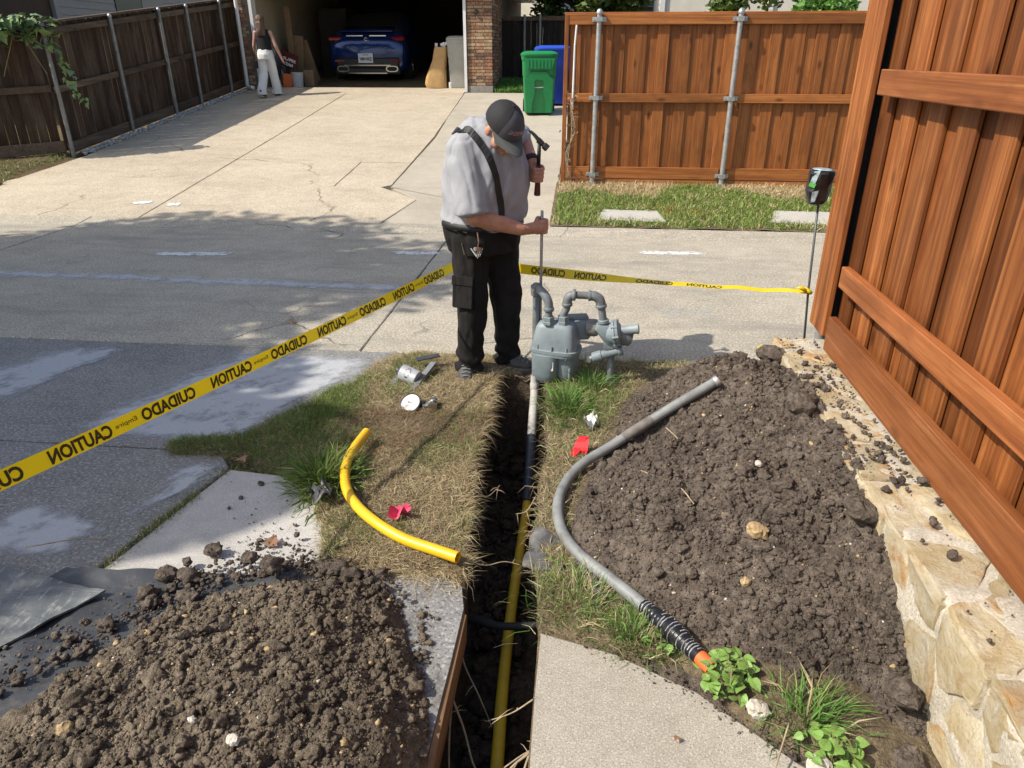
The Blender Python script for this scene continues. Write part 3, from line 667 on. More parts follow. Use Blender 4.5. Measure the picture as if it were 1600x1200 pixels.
def pile(name, label, fn, x0, x1, y0, y1, step, mat, nclod, seed, rmin, rmax, lo=.015):
    nx, ny = int((x1-x0)/step), int((y1-y0)/step); X, Y = np.meshgrid(np.linspace(x0, x1, nx), np.linspace(y0, y1, ny)); Z = fn(X, Y)
    F = grid_faces(ny, nx); zf = Z.ravel()[F].max(1); F = F[zf > -.012]
    used, inv = np.unique(F, return_inverse=True); VV = np.stack([X, Y, Z], -1).reshape(-1, 3)[used]
    o = link(name, np_mesh(name, VV, inv.reshape(-1, 4)), mat, smooth=True); tag(o, label, 'dirt pile')
    g = np.random.default_rng(seed); px = g.uniform(x0, x1, nclod*2); py = g.uniform(y0, y1, nclod*2); pz = fn(px, py)
    ok = (pz > lo)
    dens = vnoise(px*4, py*4, seed)*.5+.5; ok &= g.random(len(px)) < .45+.6*dens
    r = rmin*(1-g.random(len(px)))**(-.42); r = np.clip(r, rmin, rmax)
    P = np.stack([px, py, pz+r*.15], 1)[ok]
    clods('clods', P, r[ok], mat, o, seed=seed)
    return o
pR = pile('dirt_pile', 'large heap of dark brown soil against the stone wall', hRn, -.25, 1.08, 1.25, 4.27, .0085, 'soil_dark', 38000, 11, .0028, .019, lo=.0)
pL = pile('dirt_pile', 'lighter crumbly soil heap in the bottom left corner', hLn, -2.1, -.36, .35, 2.2, .0085, 'soil_clay', 36000, 12, .0028, .018, lo=-.006)
# pale grit, bigger broken lumps and crumbs rolled off the heaps
def strew(name, par, fn, x0, x1, y0, y1, n, r0, r1, mat, seed, lo=.02, hi=9, up=.25):
    g = np.random.default_rng(seed); px = g.uniform(x0, x1, n*4); py = g.uniform(y0, y1, n*4); b = fn(px, py); ok = np.nonzero((b > lo) & (b < hi))[0][:n]
    r = np.clip(r0*(1-g.random(len(ok)))**-.45, r0, r1); clods(name, np.stack([px[ok], py[ok], b[ok]+r*up], 1), r, mat, par, seed=seed)
strew('pale_grit', pR, hRn, -.1, 1.03, 1.5, 4.0, 320, .0022, .009, 'rock_tan', 51)
strew('white_grit', pR, hRn, -.1, 1.03, 1.5, 4.0, 110, .0022, .007, 'rock_white', 52)
strew('broken_lumps', pR, hRn, .0, 1.0, 1.6, 3.9, 45, .014, .04, 'soil_dark', 53, up=.05)
strew('pale_grit', pL, hLn, -1.7, -.4, .9, 2.0, 420, .0025, .011, 'rock_tan', 54)
strew('white_grit', pL, hLn, -1.7, -.4, .9, 2.0, 120, .0022, .007, 'rock_white', 55)
strew('broken_lumps', pL, hLn, -1.6, -.45, 1.0, 2.0, 36, .014, .04, 'soil_clay', 56, up=.05)
def spill(name, par, pts, n, sd, r0, r1, mat, seed, z=.012):
    g = np.random.default_rng(seed); P = np.array(pts, float); k = g.integers(0, len(P)-1, n); t = g.random((n, 1)); q = P[k]*(1-t)+P[k+1]*t+np.abs(g.normal(0, sd, (n, 1)))*np.array((-.5,.85))+g.normal(0, .02, (n, 2))
    r = np.clip(r0*(1-g.random(n))**-.5, r0, r1); clods(name, np.stack([q[:, 0], q[:, 1], z+r*.3], 1), r, mat, par, seed=seed)
spill('spilled_crumbs', pL, [(-1.75,1.35),(-1.5,1.68),(-1.25,1.95),(-.95,2.03),(-.6,1.93)], 900, .10, .0035, .034, 'soil_dark', 57, .03)
spill('spilled_crumbs', pL, [(-1.25,2.05),(-.95,2.05)], 160, .22, .0025, .012, 'soil_dark', 58, .004)
spill('spilled_crumbs', pL, [(-.42,1.2),(-.45,1.6),(-.5,1.9)], 260, .03, .0025, .012, 'soil_clay', 59, .004)
spill('spilled_crumbs', pR, [(.05,1.84),(.4,1.66),(.7,1.42)], 240, .0, .002, .007, 'soil_dark', 60, .002)
# crumbs strewn on trench floor and beside the heaps
g_r = np.random.default_rng(5)
py = g_r.uniform(1.2, 3.9, 900); px = xl(py)+.04+(xr(py)-xl(py)-.08)*g_r.random(900)
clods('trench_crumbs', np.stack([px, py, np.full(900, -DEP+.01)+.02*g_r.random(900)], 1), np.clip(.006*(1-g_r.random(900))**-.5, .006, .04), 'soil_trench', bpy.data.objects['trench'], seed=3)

# ---------------------------------------------------------------- stone wall on the right
wall = thing('stone_wall', 'low limestone wall with pale mortar under the near cedar fence', 'stone wall', (1.3, 2.0, 0))
WY0, WY1, WZ, WX = .3, 3.78, .39, 1.05
X, T = np.meshgrid(np.linspace(WY0, WY1, 230), np.linspace(0, 1, 70))
# mortar core: front face, rounded shoulder, top; slightly lumpy
prof_x = np.interp(T, [0, .48, .54, 1], [WX+.012, WX+.012, WX+.03, 1.62]); prof_z = np.interp(T, [0, .48, .54, 1], [-.12, WZ-.035, WZ-.010, WZ-.006])
lump = fbm(X*7, T*9, 3, 4, .55)*.010
Vv = np.stack([prof_x-lump*(T < .5)+.0*X, X, prof_z+lump*(T >= .48)], -1)
me = np_mesh('mortar_core', (Vv-np.array((1.3,2.0,0))).reshape(-1, 3), grid_faces(70, 230)[:, ::-1]); link('mortar', me, 'mortar', wall, smooth=True)
mb = MB(); mb.box((1.34, WY1-.02, .1), (.56, .05, .5)); mb.build('mortar_end', 'mortar', wall)
def clip_poly(poly, p, n):
    out = []
    for i in range(len(poly)):
        a, b = poly[i], poly[(i+1) % len(poly)]; da = (a[0]-p[0])*n[0]+(a[1]-p[1])*n[1]; db = (b[0]-p[0])*n[0]+(b[1]-p[1])*n[1]
        if da <= 0: out.append(a)
        if da*db < 0: t = da/(da-db); out.append((a[0]+(b[0]-a[0])*t, a[1]+(b[1]-a[1])*t))
    return out
def voronoi(rect, seeds, gap):
    cells = []
    for i, s in enumerate(seeds):
        p = [(rect[0],rect[1]),(rect[2],rect[1]),(rect[2],rect[3]),(rect[0],rect[3])]
        for j, t in enumerate(seeds):
            if i == j: continue
            d = (t[0]-s[0], t[1]-s[1]); L = math.hypot(*d); n = (d[0]/L, d[1]/L); m = ((s[0]+t[0])/2-n[0]*gap/2, (s[1]+t[1])/2-n[1]*gap/2)
            p = clip_poly(p, m, n)
            if len(p) < 3: break
        if len(p) >= 3: cells.append((s, p))
    return cells
def stone_from(cell, to3, depth, seed, par):
    (sx, sy), p = cell; rg = random.Random(seed); P = []
    for i in range(len(p)):
        a, b = p[i], p[(i+1) % len(p)]; L = math.hypot(b[0]-a[0], b[1]-a[1]); k = max(1, int(L/.045))
        for j in range(k):
            t = j/k; q = .007; P.append((a[0]+(b[0]-a[0])*t+rg.uniform(-q, q), a[1]+(b[1]-a[1])*t+rg.uniform(-q, q)))
    cx = sum(q[0] for q in P)/len(P); cy = sum(q[1] for q in P)/len(P); n = len(P); tlt = (rg.uniform(-.07, .07), rg.uniform(-.07, .07))
    rings = []
    for s, h in ((1.0, -.02), (1.0, depth*.2), (.965, depth*.8), (.90, depth), (.6, depth*1.05), (.3, depth*1.1)):
        rings.append([to3(cx+(x-cx)*s, cy+(y-cy)*s, h+(0 if h < 0 else ((x-cx)*s*tlt[0]+(y-cy)*s*tlt[1])+rg.uniform(-.002, .002)+.007*float(fbm(x*s*8+seed, y*s*9, seed*.7, 3)))) for x, y in P])
    mb = MB(); mb.loft(rings); return mb.build('stone', 'limestone', par, smooth=38, fixn=True)
rs = random.Random(4)
seeds = []; y = WY0+.1
while y < WY1-.05:
    w = rs.uniform(.20, .36)
    for z in ((.06, .24) if rs.random() < .65 else (.15,)): seeds.append((y+rs.uniform(-.05, .05), z+rs.uniform(-.04, .04)))
    if rs.random() < .5: seeds.append((y+w*.4, .32))
    y += w
for i, c in enumerate(voronoi((WY0, -.1, WY1, WZ-.012), seeds, .022)):
    stone_from(c, lambda a, b, h: (WX+.012-h, a, b), rs.uniform(.004, .011), i+1, wall)
seeds = []; y = WY0+.05
while y < WY1-.02:
    seeds.append((y+rs.uniform(-.03, .03), WX+rs.uniform(.02, .07)))
    if rs.random() < .75: seeds.append((y+rs.uniform(-.05, .1), WX+rs.uniform(.17, .26)))
    y += rs.uniform(.16, .34)
for i, c in enumerate(voronoi((WY0, WX+.012, WY1, WX+.30), seeds, .030)):
    stone_from(c, lambda a, b, h: (b, a, WZ-.008+h), rs.uniform(.003, .008), i+101, wall)
# earth crumbs lying on the wall
g_r = np.random.default_rng(8); n = 260; cy = np.concatenate([g_r.normal(3.15, .16, 110), g_r.normal(2.5, .14, 80), g_r.normal(3.66, .05, 20), g_r.uniform(1.5, 3.7, 50)]); cx = np.clip(WX+.02+.2*g_r.random(n), WX+.01, 1.26)
o = clods('soil_crumbs', np.stack([cx, np.clip(cy, 1.2, 3.74), np.full(n, WZ+.012)], 1), np.clip(.0035*(1-g_r.random(n))**-.55, .0035, .017), 'soil_dark', None, seed=9)
o['label'] = 'crumbs of dark soil scattered along the top of the stone wall'
# yard behind the near fence
V = [(1.6,-6,.37),(40,-6,.37),(40,4.2,.37),(1.6,4.2,.37)]
struct(link('back_yard', np_mesh('back_yard', V, [(0,1,2,3)]), 'leaf_litter'))
# ---------------------------------------------------------------- fences
def board_mesh(name, w, t, h, cut=.0):
    mb = MB(); mb.box((0, 0, h/2), (w, t, h), bevel=.003); return mb.mesh(name)
def put(me, name, mat, parent, loc, rotz=0, scale_z=1, tilt=0):
    o = link(name, me, mat, parent, Vector(loc)-loc_of(parent)); o.rotation_euler = (0, tilt, rotz); o.scale = (1, 1, scale_z); return o
# left fence, weathered, runs along the drive; posts stand on the drive side
lf = thing('wooden_fence', 'weathered dark brown fence with steel posts along the left of the drive', 'fence', (-8.14, 14, G(14)))
pk = board_mesh('old_picket', .132, .018, 1.78)
yy = 10.98
while yy < 17.75:
    put(pk, 'picket', 'old_wood', lf, (-8.17+random.uniform(-.004,.004), yy, G(yy)+.06+random.uniform(-.012,.012)), R(90), tilt=random.uniform(-.006,.006)); yy += .139
posts = [10.92, 12.62, 14.17, 15.2, 16.64, 17.6]
for y in posts:
    mb = MB(); z = G(y); mb.tube([(-8.07,y,z-.1),(-8.07,y,z+1.83)], .03, 12); p = mb.build('post', 'galv_old', lf, smooth=40)
    mb = MB(); mb.lathe((-8.07,y,z+1.825), (0,0,1), [(0,.036),(.02,.036),(.04,.026),(.052,.01)], 12); mb.build('post_cap', 'galvanized', p, smooth=40)
for a, b in zip(posts[:-1], posts[1:]):
    for zo, h in ((1.74,.09),(.95,.09),(.10,.16)):
        mb = MB(); mb.beam((-8.125,a+.01,G(a)+zo),(-8.125,b-.01,G(b)+zo), .038, h, bevel=.004); mb.build('rail' if h < .1 else 'kick_board', 'old_wood_h', lf)
mb = MB(); mb.beam((-8.155,10.9,G(10.9)+1.86),(-8.155,17.7,G(17.7)+1.86), .10, .03); mb.build('top_cap', 'old_wood_h', lf)
# short return of that fence towards the left
rf = thing('wooden_fence', 'short dark brown fence under the vine at the far left', 'fence', (-9.5, 10.5, G(10.5)))
dv = Vector((-.88,-.47,0)).normalized(); ang = math.atan2(dv.y, dv.x)
for i in range(34):
    p = Vector((-8.25,10.95,0))+dv*(.139*i+.07); put(pk, 'picket', 'old_wood', rf, (p.x, p.y, G(p.y)+.08+random.uniform(-.012,.012)), ang, tilt=random.uniform(-.006,.006))
nrm = Vector((.47,-.88,0)).normalized()*.04
for zo, h in ((1.72,.09),(.97,.095),(.13,.17)):
    a = Vector((-8.2,10.96,0))+nrm; b = a+dv*4.7; mb = MB(); mb.beam((a.x,a.y,G(a.y)+zo),(b.x,b.y,G(b.y)+zo), .038, h, bevel=.004); mb.build('rail' if h < .1 else 'kick_board', 'old_wood_h', rf)
for k in (1.0, 3.4):
    p = Vector((-8.2,10.96,0))+nrm*1.6+dv*k*1.25
    mb = MB(); mb.tube([(p.x,p.y,G(p.y)-.1),(p.x,p.y,G(p.y)+1.84)], .03, 12)
    if k > 1: mb.build('post', 'galv_old', rf, smooth=40)
# cedar fence facing the camera beyond the lawn
bf = thing('cedar_fence', 'orange brown cedar fence with steel posts beyond the strip of lawn', 'fence', (1.7, 9.78, .22))
BZ = .23; bk = board_mesh('cedar_back', .16, .018, 1.86); bfm = board_mesh('cedar_front', .14, .018, 1.86)
x = -.28; i = 0
while x < 6.5:
    put(bfm, 'picket', 'cedar', bf, (x+.07, 9.795, BZ+.14+random.uniform(-.006,.006)), random.uniform(-.01,.01))
    put(bk, 'picket', 'cedar', bf, (x+.205, 9.815, BZ+.14), 0); x += .268
for z, h, t in ((2.19-.0,.115,.04),(1.305,.105,.04),(.39,.145,.04),(.265,.085,.03)):
    for a, b in ((-.33,.03),(.11,1.70),(1.78,3.40),(3.48,6.5)):
        mb = MB(); mb.box(((a+b)/2, 9.785-t/2-(.004 if h < .1 else 0), z), (b-a, t, h), bevel=.004); mb.build('kick_board' if z < .5 else 'rail', 'cedar_h', bf, origin=((a+b)/2, 9.77, z))
mb = MB(); mb.box((3.08, 9.79, 2.255), (6.86, .07, .028), bevel=.004); mb.build('top_cap', 'cedar_h', bf)
mb = MB(); mb.box((-.32, 9.79, 1.24), (.05, .10, 2.0), bevel=.004); mb.build('end_board', 'cedar', bf)
for x in (.07, 1.74, 3.44):
    mb = MB(); lean = .0; mb.tube([(x,9.705,.02),(x+lean,9.705,2.255)], .0305, 14); p = mb.build('post', 'galvanized', bf, smooth=40)
    mb = MB(); mb.lathe((x,9.705,2.25), (0,0,1), [(0,.038),(.02,.038),(.045,.026),(.055,.008)], 14); mb.build('post_cap', 'galvanized', p, smooth=40)
    for z in (2.19, 1.305, .37, .25):
        mb = MB(); mb.box((x,9.738,z), (.17,.006,.05)); mb.box((x,9.672,z), (.075,.012,.05))
        for s in (-1,1): mb.lathe((x+s*.065,9.736,z),(0,-1,0),[(0,.011),(.012,.011)],8); mb.box((x+s*.035,9.705,z),(.008,.066,.05))
        mb.build('bracket', 'galvanized', p)
mb = MB(); mb.tube([(-.22,9.74,1.2),(-.215,9.74,1.9),(-.20,9.745,2.13)], .013, 8); mb.build('conduit', 'white_paint', bf)
# near cedar fence on the wall: seen from its rail side
nf = thing('cedar_fence', 'close orange brown cedar fence standing on the stone wall at right', 'fence', (1.33, 1.8, .4))
nb = board_mesh('cedar_back2', .17, .02, 2.0); nfm = board_mesh('cedar_front2', .14, .02, 2.0)
y = 3.69; i = 0
while y > -1.2:
    put(nfm, 'picket', 'cedar_near', nf, (1.352+random.uniform(-.002,.002), y-.07, .42), R(90)+random.uniform(-.012,.012))
    put(nb, 'picket', 'cedar_near', nf, (1.376, y-.2, .42), R(90)); y -= .262
for z, h, nm in ((.49,.18,'kick_board'),(.80,.105,'rail'),(1.69,.105,'rail'),(2.36,.105,'rail')):
    y0 = 3.605 if nm == 'kick_board' else 3.57
    mb = MB(); mb.box((1.27+(.022 if z > .6 else .019), (y0-1.2)/2, z), (.040 if z > .6 else .038, y0+1.2, h), bevel=.004)
    mb.build(nm, 'cedar_near_h', nf, origin=(1.29, (y0-1.2)/2, z))
mb = MB(); mb.box((1.285, 3.775, 1.44), (.03, .235, 1.98), bevel=.004); mb.build('end_board', 'cedar_near', nf, origin=(1.285, 3.775, .45))
mb = MB(); mb.box((1.47, 3.80, 1.44), (.336, .04, 1.98), bevel=.004); mb.build('end_board', 'dark_wood', nf, origin=(1.47, 3.80, .45))  # added dark backing board, blocks the view so the gap stays black
mb = MB(); mb.box((1.60, 3.62, 1.3), (.09, .36, 2.0), bevel=.004); mb.build('corner_post_or_backing', 'dark_wood', nf, origin=(1.6, 3.62, .3))  # added dark backing behind the fence gap, keeps it black
for y in (3.87, 1.3):
    mb = MB(); mb.tube([(1.335 if y > 3 else 1.44,y,.2),(1.335 if y > 3 else 1.44,y,2.45)], .0305, 14); mb.build('post', 'galvanized', nf, smooth=40)
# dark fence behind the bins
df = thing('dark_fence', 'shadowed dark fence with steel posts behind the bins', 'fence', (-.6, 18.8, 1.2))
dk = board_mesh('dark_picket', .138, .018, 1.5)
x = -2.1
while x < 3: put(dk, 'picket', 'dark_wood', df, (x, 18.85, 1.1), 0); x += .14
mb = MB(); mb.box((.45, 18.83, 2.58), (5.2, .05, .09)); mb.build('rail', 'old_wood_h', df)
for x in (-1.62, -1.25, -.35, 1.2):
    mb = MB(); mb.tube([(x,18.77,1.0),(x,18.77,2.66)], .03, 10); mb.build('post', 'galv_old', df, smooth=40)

# ---------------------------------------------------------------- the house with the open garage
FZ = G(17.4)          # garage floor
hs = thing('house', 'brick house with an open garage at the end of the drive', 'house', (-5.2, 17.3, FZ))
def part(name, mat, par, *boxes, smooth=False):
    mb = MB()
    for b in boxes: mb.box(*b)
    return mb.build(name, mat, par, smooth)
part('garage_floor', 'walk_concrete', hs, ((-5.15, 20.6, FZ-.05), (5.4, 6.4, .1)))
part('inner_wall', 'cream_wall', hs, ((-7.72, 20.6, FZ+1.5), (.12, 6.2, 3.0)))
part('inner_wall', 'cream_wall', hs, ((-2.42, 20.6, FZ+1.5), (.12, 6.2, 3.0)))
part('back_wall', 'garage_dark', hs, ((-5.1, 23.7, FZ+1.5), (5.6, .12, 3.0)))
part('ceiling', 'ceiling_board', hs, ((-5.1, 20.5, FZ+2.75), (6.1, 6.6, .1)))
part('lintel', 'white_paint', hs, ((-5.1, 17.42, FZ+2.4), (5.9, .3, .8)))  # out of view; hung low to let less sky light into the garage
part('roof', 'shingle', hs, ((-5.1, 20.6, FZ+3.0), (7.0, 8.2, .12)))
part('side_wall', 'brick_joint', hs, ((-2.27, 20.8, FZ+1.4), (.16, 6.6, 3.0)))
part('pier_core', 'brick_joint', hs, ((-2.46, 17.3, FZ+1.4), (.53, .44, 2.9)))
part('pier_core', 'brick_joint', hs, ((-7.85, 17.4, FZ+1.4), (.30, .3, 2.9)))
part('pier_base', 'stone_base', hs, ((-2.46, 17.29, FZ-.02), (.57, .48, .2)))
jamb = part('door_jamb', 'white_paint', hs, ((-2.775, 17.15, FZ+1.3), (.06, .26, 2.7)))
part('door_jamb', 'white_paint', hs, ((-7.64, 17.32, FZ+1.3), (.07, .22, 2.7)))
bh, bw = .0665, .20
bm_f = MB().box((0,0,0), (bw-.011, .03, bh-.012), bevel=.003).mesh('brick_front'); bm_h = MB().box((0,0,0), (.155, .03, bh-.012), bevel=.003).mesh('brick_short')
bm_s = MB().box((0,0,0), (.03, .255, bh-.012), bevel=.003).mesh('brick_side')
for r_ in range(34):
    z = FZ+.115+r_*bh
    xs_ = [(-2.74+.0925, .09), (-2.555+.01, .2), (-2.35+.02,.2)] if r_ % 2 else [(-2.64, .2), (-2.44, .2), (-2.27, .155)]
    if r_ % 2:
        for xx, me in ((-2.655, bm_h), (-2.475, bm_f), (-2.277, bm_f)): put(me, 'brick', 'brick', hs, (xx, 17.08+random.uniform(-.002,.002), z))
    else:
        for xx, me in ((-2.637, bm_f), (-2.437, bm_f), (-2.257, bm_h)): put(me, 'brick', 'brick', hs, (xx, 17.08+random.uniform(-.002,.002), z))
    if r_ < 28:
        for k in range(7):
            yy = 17.22+.266*k+(.133 if r_ % 2 else 0); put(bm_s, 'brick', 'brick', hs, (-2.19+random.uniform(-.002,.002), yy, z))
    xx = -7.93 if r_ % 2 else -7.86
    if r_ < 30: put(bm_h, 'brick', 'brick', hs, (xx+.03, 17.255, z))
mb = MB(); mb.tube(bez([(-7.93,17.16,FZ+2.8),(-7.93,17.16,FZ+.9),(-7.93,17.16,FZ+.2),(-7.90,17.10,FZ+.06),(-7.70,16.95,FZ+.02)], 4), .042, 8); mb.build('downspout', 'white_paint', hs, smooth=True)
mb = MB(); mb.lathe((-2.53,17.06,FZ+1.55),(0,-1,0),[(0,.05),(.03,.05),(.05,.03)],12); mb.build('outdoor_socket', 'metal_dark', hs)
part('house_soffit', 'white_paint', hs, ((-1.95, 20.5, FZ+2.1), (.5, 5.0, .08)))
# neighbour's house over the left fence
nh = thing('neighbour_house', 'grey sided house rising over the left fence', 'house', (-14, 18, 1))
part('wall', 'brown_board', nh, ((-14.2, 15.4, 2.2), (3.2, 4.2, 3.4)))
part('wall', 'siding_grey', nh, ((-14.2, 23.0, 2.2), (3.2, 10.8, 3.4)))
for i in range(9):
    zz = 1.9+.17*i
    for a, b in ((17.7, 20.0), (22.4, 28.0)):
        mb = MB(); mb.box((-12.585, (a+b)/2, zz), (.03, b-a, .165), (0, -.09, 0)); mb.build('siding_board', 'siding_grey', nh)
w = part('window', 'glass_dark', nh, ((-12.58, 20.62, 2.75), (.06, 1.2, 1.1)))
part('window', 'siding_grey', nh, ((-12.58, 21.8, 2.75), (.08, 1.1, 1.1)))
part('window', 'glass_dark', nh, ((-12.58, 28.6, 2.75), (.06, 1.1, 1.1)))
part('corner_post_or_backing', 'siding_grey', nh, ((-12.55, 17.6, 2.4), (.1, .16, 3.0)))
part('corner_post_or_backing', 'brown_board', nh, ((-12.57, 16.3, 2.4), (.06, 1.0, 1.8)))
part('roof', 'shingle', nh, ((-14.0, 20.4, 4.0), (4.4, 16.5, .2)))
# pale house beyond the cedar fence
ph = thing('pale_house', 'pale sided house half hidden by trees beyond the cedar fence', 'house', (4, 24, 1.8))
part('wall', 'siding_white', ph, ((5.0, 26.5, 3.2), (13.0, 5, 3.4)))
for i, (a, b) in enumerate(((.45,1.75),(9.3,10.6))):
    wv = part('window', 'metal_dark', ph, (((a+b)/2, 23.98, 3.0), (b-a, .08, 1.4)))
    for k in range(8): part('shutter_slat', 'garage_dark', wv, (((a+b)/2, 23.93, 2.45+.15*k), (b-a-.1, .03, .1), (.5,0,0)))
for xx in (-.9, .2, 2.0, 3.6, 5.1, 6.6, 8.1, 9.1): part('trim_board', 'white_paint', ph, ((xx, 23.97, 3.0), (.14, .07, 2.6)))
part('roof', 'shingle', ph, ((5.0, 26.6, 5.1), (14, 5.3, .3)))
sh = thing('far_house', 'house corner with grey gable behind the dark fence', 'house', (-.8, 27, 2.1))
part('wall', 'siding_white', sh, ((-2.3, 29, 3.2), (1.5, 4, 3.0)))
mb = MB(); mb.prism([(-2.6,26.8,3.9),(-.1,26.8,3.05),(-.1,26.8,3.2),(-2.6,26.8,4.1)], (0,4,0)); mb.build('roof', 'white_paint', sh)
part('downspout', 'white_paint', sh, ((-1.6, 26.9, 3.0), (.1, .1, 2.6)))
# ---------------------------------------------------------------- gas meter
gm = thing('gas_meter', 'grey gas meter with pipes and regulator standing by the trench', 'gas meter', (-.13, 3.9, 0))
def sring(cx, cy, z, a, b, p=3., n=24, rot=0):
    out = []
    for k in range(n):
        t = 2*math.pi*k/n; c, s = math.cos(t), math.sin(t)
        x = a*math.copysign(abs(c)**(2/p), c); y = b*math.copysign(abs(s)**(2/p), s)
        out.append((cx+x*math.cos(rot)-y*math.sin(rot), cy+x*math.sin(rot)+y*math.cos(rot), z))
    return out
MX, MY, mr = -.137, 3.90, R(-14)
mb = MB(); mb.loft([sring(MX,MY,z,a,b,p,24,mr) for z,a,b,p in ((.222,.146,.104,3.6),(.240,.146,.104,3.6),(.244,.134,.093,4.2),(.30,.128,.087,4.8),(.368,.112,.074,5),(.390,.100,.064,4),(.402,.07,.045,2.5))])
bon = mb.build('meter_cover', 'meter_paint', gm, smooth=42)
mb = MB(); mb.loft([sring(MX,MY,z,a,b,3,24,mr) for z,a,b in ((.202,.140,.098),(.205,.145,.103),(.219,.145,.103))]); mb.build('meter_flange', 'meter_paint', gm, smooth=42)
mb = MB()
mb.loft([sring(MX-.052,MY-.02,z,a,b,p,24,mr) for z,a,b,p in ((.21,.086,.078,3.2),(.15,.085,.077,3.2),(.085,.078,.072,3),(.045,.062,.06,2.6),(.02,.038,.04,2.2),(.008,.014,.018,2))])
mb.loft([sring(MX+.068,MY-.012,z,a,b,p,24,mr) for z,a,b,p in ((.21,.064,.078,3),(.15,.063,.077,3),(.09,.058,.072,2.8),(.05,.045,.06,2.5),(.028,.026,.04,2.2),(.018,.01,.018,2))])
mb.build('meter_bowl', 'meter_paint', gm, smooth=42)
for k in range(12):
    p = sring(MX,MY,0,.137,.096,3,12,mr)[k]; mb = MB()
    mb.lathe((p[0],p[1],.196),(0,0,1),[(0,.007),(.046,.007),(.055,.006),(.075,.004)],8); mb.build('bolt', 'meter_paint', gm)

mb = MB(); mb.box((MX-.018,MY-.099,.15),(.016,.003,.055),(0,0,mr)); mb.build('sticker', 'white_paint', gm)
mb = MB(); mb.box((MX+.085,MY-.086,.10),(.014,.012,.075),(0,0,mr+.4),.004); mb.build('bowl_rib', 'meter_paint', gm)
mb = MB(); mb.box((-.005,3.965,.335),(.12,.10,.12),(0,0,R(12)),.015); mb.box((-.02,3.97,.40),(.13,.06,.03),(0,0,R(12)),.01); ib = mb.build('index_housing', 'meter_paint', gm, smooth=40)
mb = MB(); mb.lathe((.045,3.955,.345),(1,-.25,.05),[(0,.052),(.045,.052),(.06,.046),(.062,.03)],18); mb.build('index_window', 'index_glass', ib, smooth=40)
def fit(mb, c, ax, r, L, n=16): mb.lathe(Vector(c)-Vector(ax).normalized()*L/2, ax, [(0,r*.93),(L*.12,r),(L*.88,r),(L,r*.93)], n)
mb = MB(); mb.tube([(-.262,3.93,-.03),(-.262,3.93,.565)], .0195, 14); mb.build('riser_pipe', 'pipe_paint', gm, smooth=40)
mb = MB(); mb.tube(bez([(-.262,3.93,.585),(-.240,3.90,.583),(-.208,3.875,.560),(-.186,3.862,.520),(-.183,3.86,.482)], 5), [.027]*4+[.025]*14+[.025]*3, 14)
fit(mb, (-.262,3.93,.575),(0,0,1),.031,.05); mb.lathe((-.262,3.93,.57),(0,0,1),[(0,.03),(.025,.028),(.04,.018),(.045,.006)],14)
fit(mb, (-.183,3.86,.482),(0,0,1),.030,.022); fit(mb, (-.252,3.915,.585),(.6,-.6,-.1),.033,.016); fit(mb,(-.262,3.93,.548),(0,0,1),.029,.016)
mb.build('inlet_elbow', 'pipe_paint', gm, smooth=50)
mb = MB(); mb.tube([(-.183,3.86,.485),(-.183,3.86,.40)], .021, 12); mb.build('inlet_pipe', 'pipe_paint', gm, smooth=40)
mb = MB(); fit(mb,(-.183,3.86,.425),(0,0,1),.034,.028,6); fit(mb,(-.183,3.86,.402),(0,0,1),.038,.02,6); mb.build('union_nut', 'meter_paint', gm)
mb = MB(); fit(mb,(-.098,3.865,.428),(0,0,1),.034,.03,6); fit(mb,(-.098,3.865,.404),(0,0,1),.036,.02,6); mb.build('union_nut', 'meter_paint', gm)
mb = MB(); mb.tube(bez([(-.098,3.865,.43),(-.097,3.866,.455),(-.082,3.868,.485),(-.080,3.868,.515)],4), .021, 12); mb.build('swivel_pipe', 'pipe_paint', gm, smooth=40)
mb = MB(); mb.tube(bez([(-.080,3.868,.508),(-.079,3.868,.535),(-.066,3.868,.560),(-.040,3.868,.568)],5), .027, 14); fit(mb,(-.080,3.868,.512),(0,0,1),.031,.018); fit(mb,(-.042,3.868,.568),(1,0,0),.033,.018); mb.build('elbow', 'pipe_paint', gm, smooth=50)
mb = MB(); mb.tube([(-.04,3.868,.568),(.07,3.868,.566)], .021, 12); mb.build('cross_pipe', 'pipe_paint', gm, smooth=40)
mb = MB(); mb.tube(bez([(.045,3.868,.567),(.075,3.868,.564),(.102,3.868,.545),(.113,3.868,.512)],5), .028, 14); fit(mb,(.113,3.868,.508),(.1,0,-1),.032,.018); fit(mb,(.045,3.868,.567),(1,0,0),.031,.014); mb.build('elbow', 'pipe_paint', gm, smooth=50)
mb = MB(); mb.tube([(.114,3.868,.505),(.133,3.868,.40)], .022, 12); mb.build('drop_pipe', 'pipe_paint', gm, smooth=40)
ra = Vector((.93,-.1,.22)).normalized()
mb = MB(); fit(mb,(.130,3.868,.418),(.12,0,-1),.032,.02); mb.loft([sring(.14,3.868,.40,.05,.035,2.6),sring(.145,3.868,.37,.062,.045,2.6),sring(.165,3.868,.33,.055,.048,2.2),sring(.175,3.868,.285,.03,.03,2)])
mb.lathe(Vector((.135,3.868,.335)), ra, [(0,.03),(.03,.055),(.055,.066),(.06,.078),(.07,.080),(.074,.074),(.078,.080),(.09,.078),(.095,.06),(.105,.045)], 24); reg = mb.build('regulator', 'meter_paint', gm, smooth=40)
c0 = Vector((.135,3.868,.335))+ra*.074
for k in range(8):
    u_ = ra.orthogonal().normalized(); w_ = ra.cross(u_); q = c0+(u_*math.cos(k*.785)+w_*math.sin(k*.785))*.076; mb = MB(); mb.lathe(q-ra*.018, ra, [(0,.008),(.036,.008)], 8); mb.build('bolt', 'meter_paint', reg)

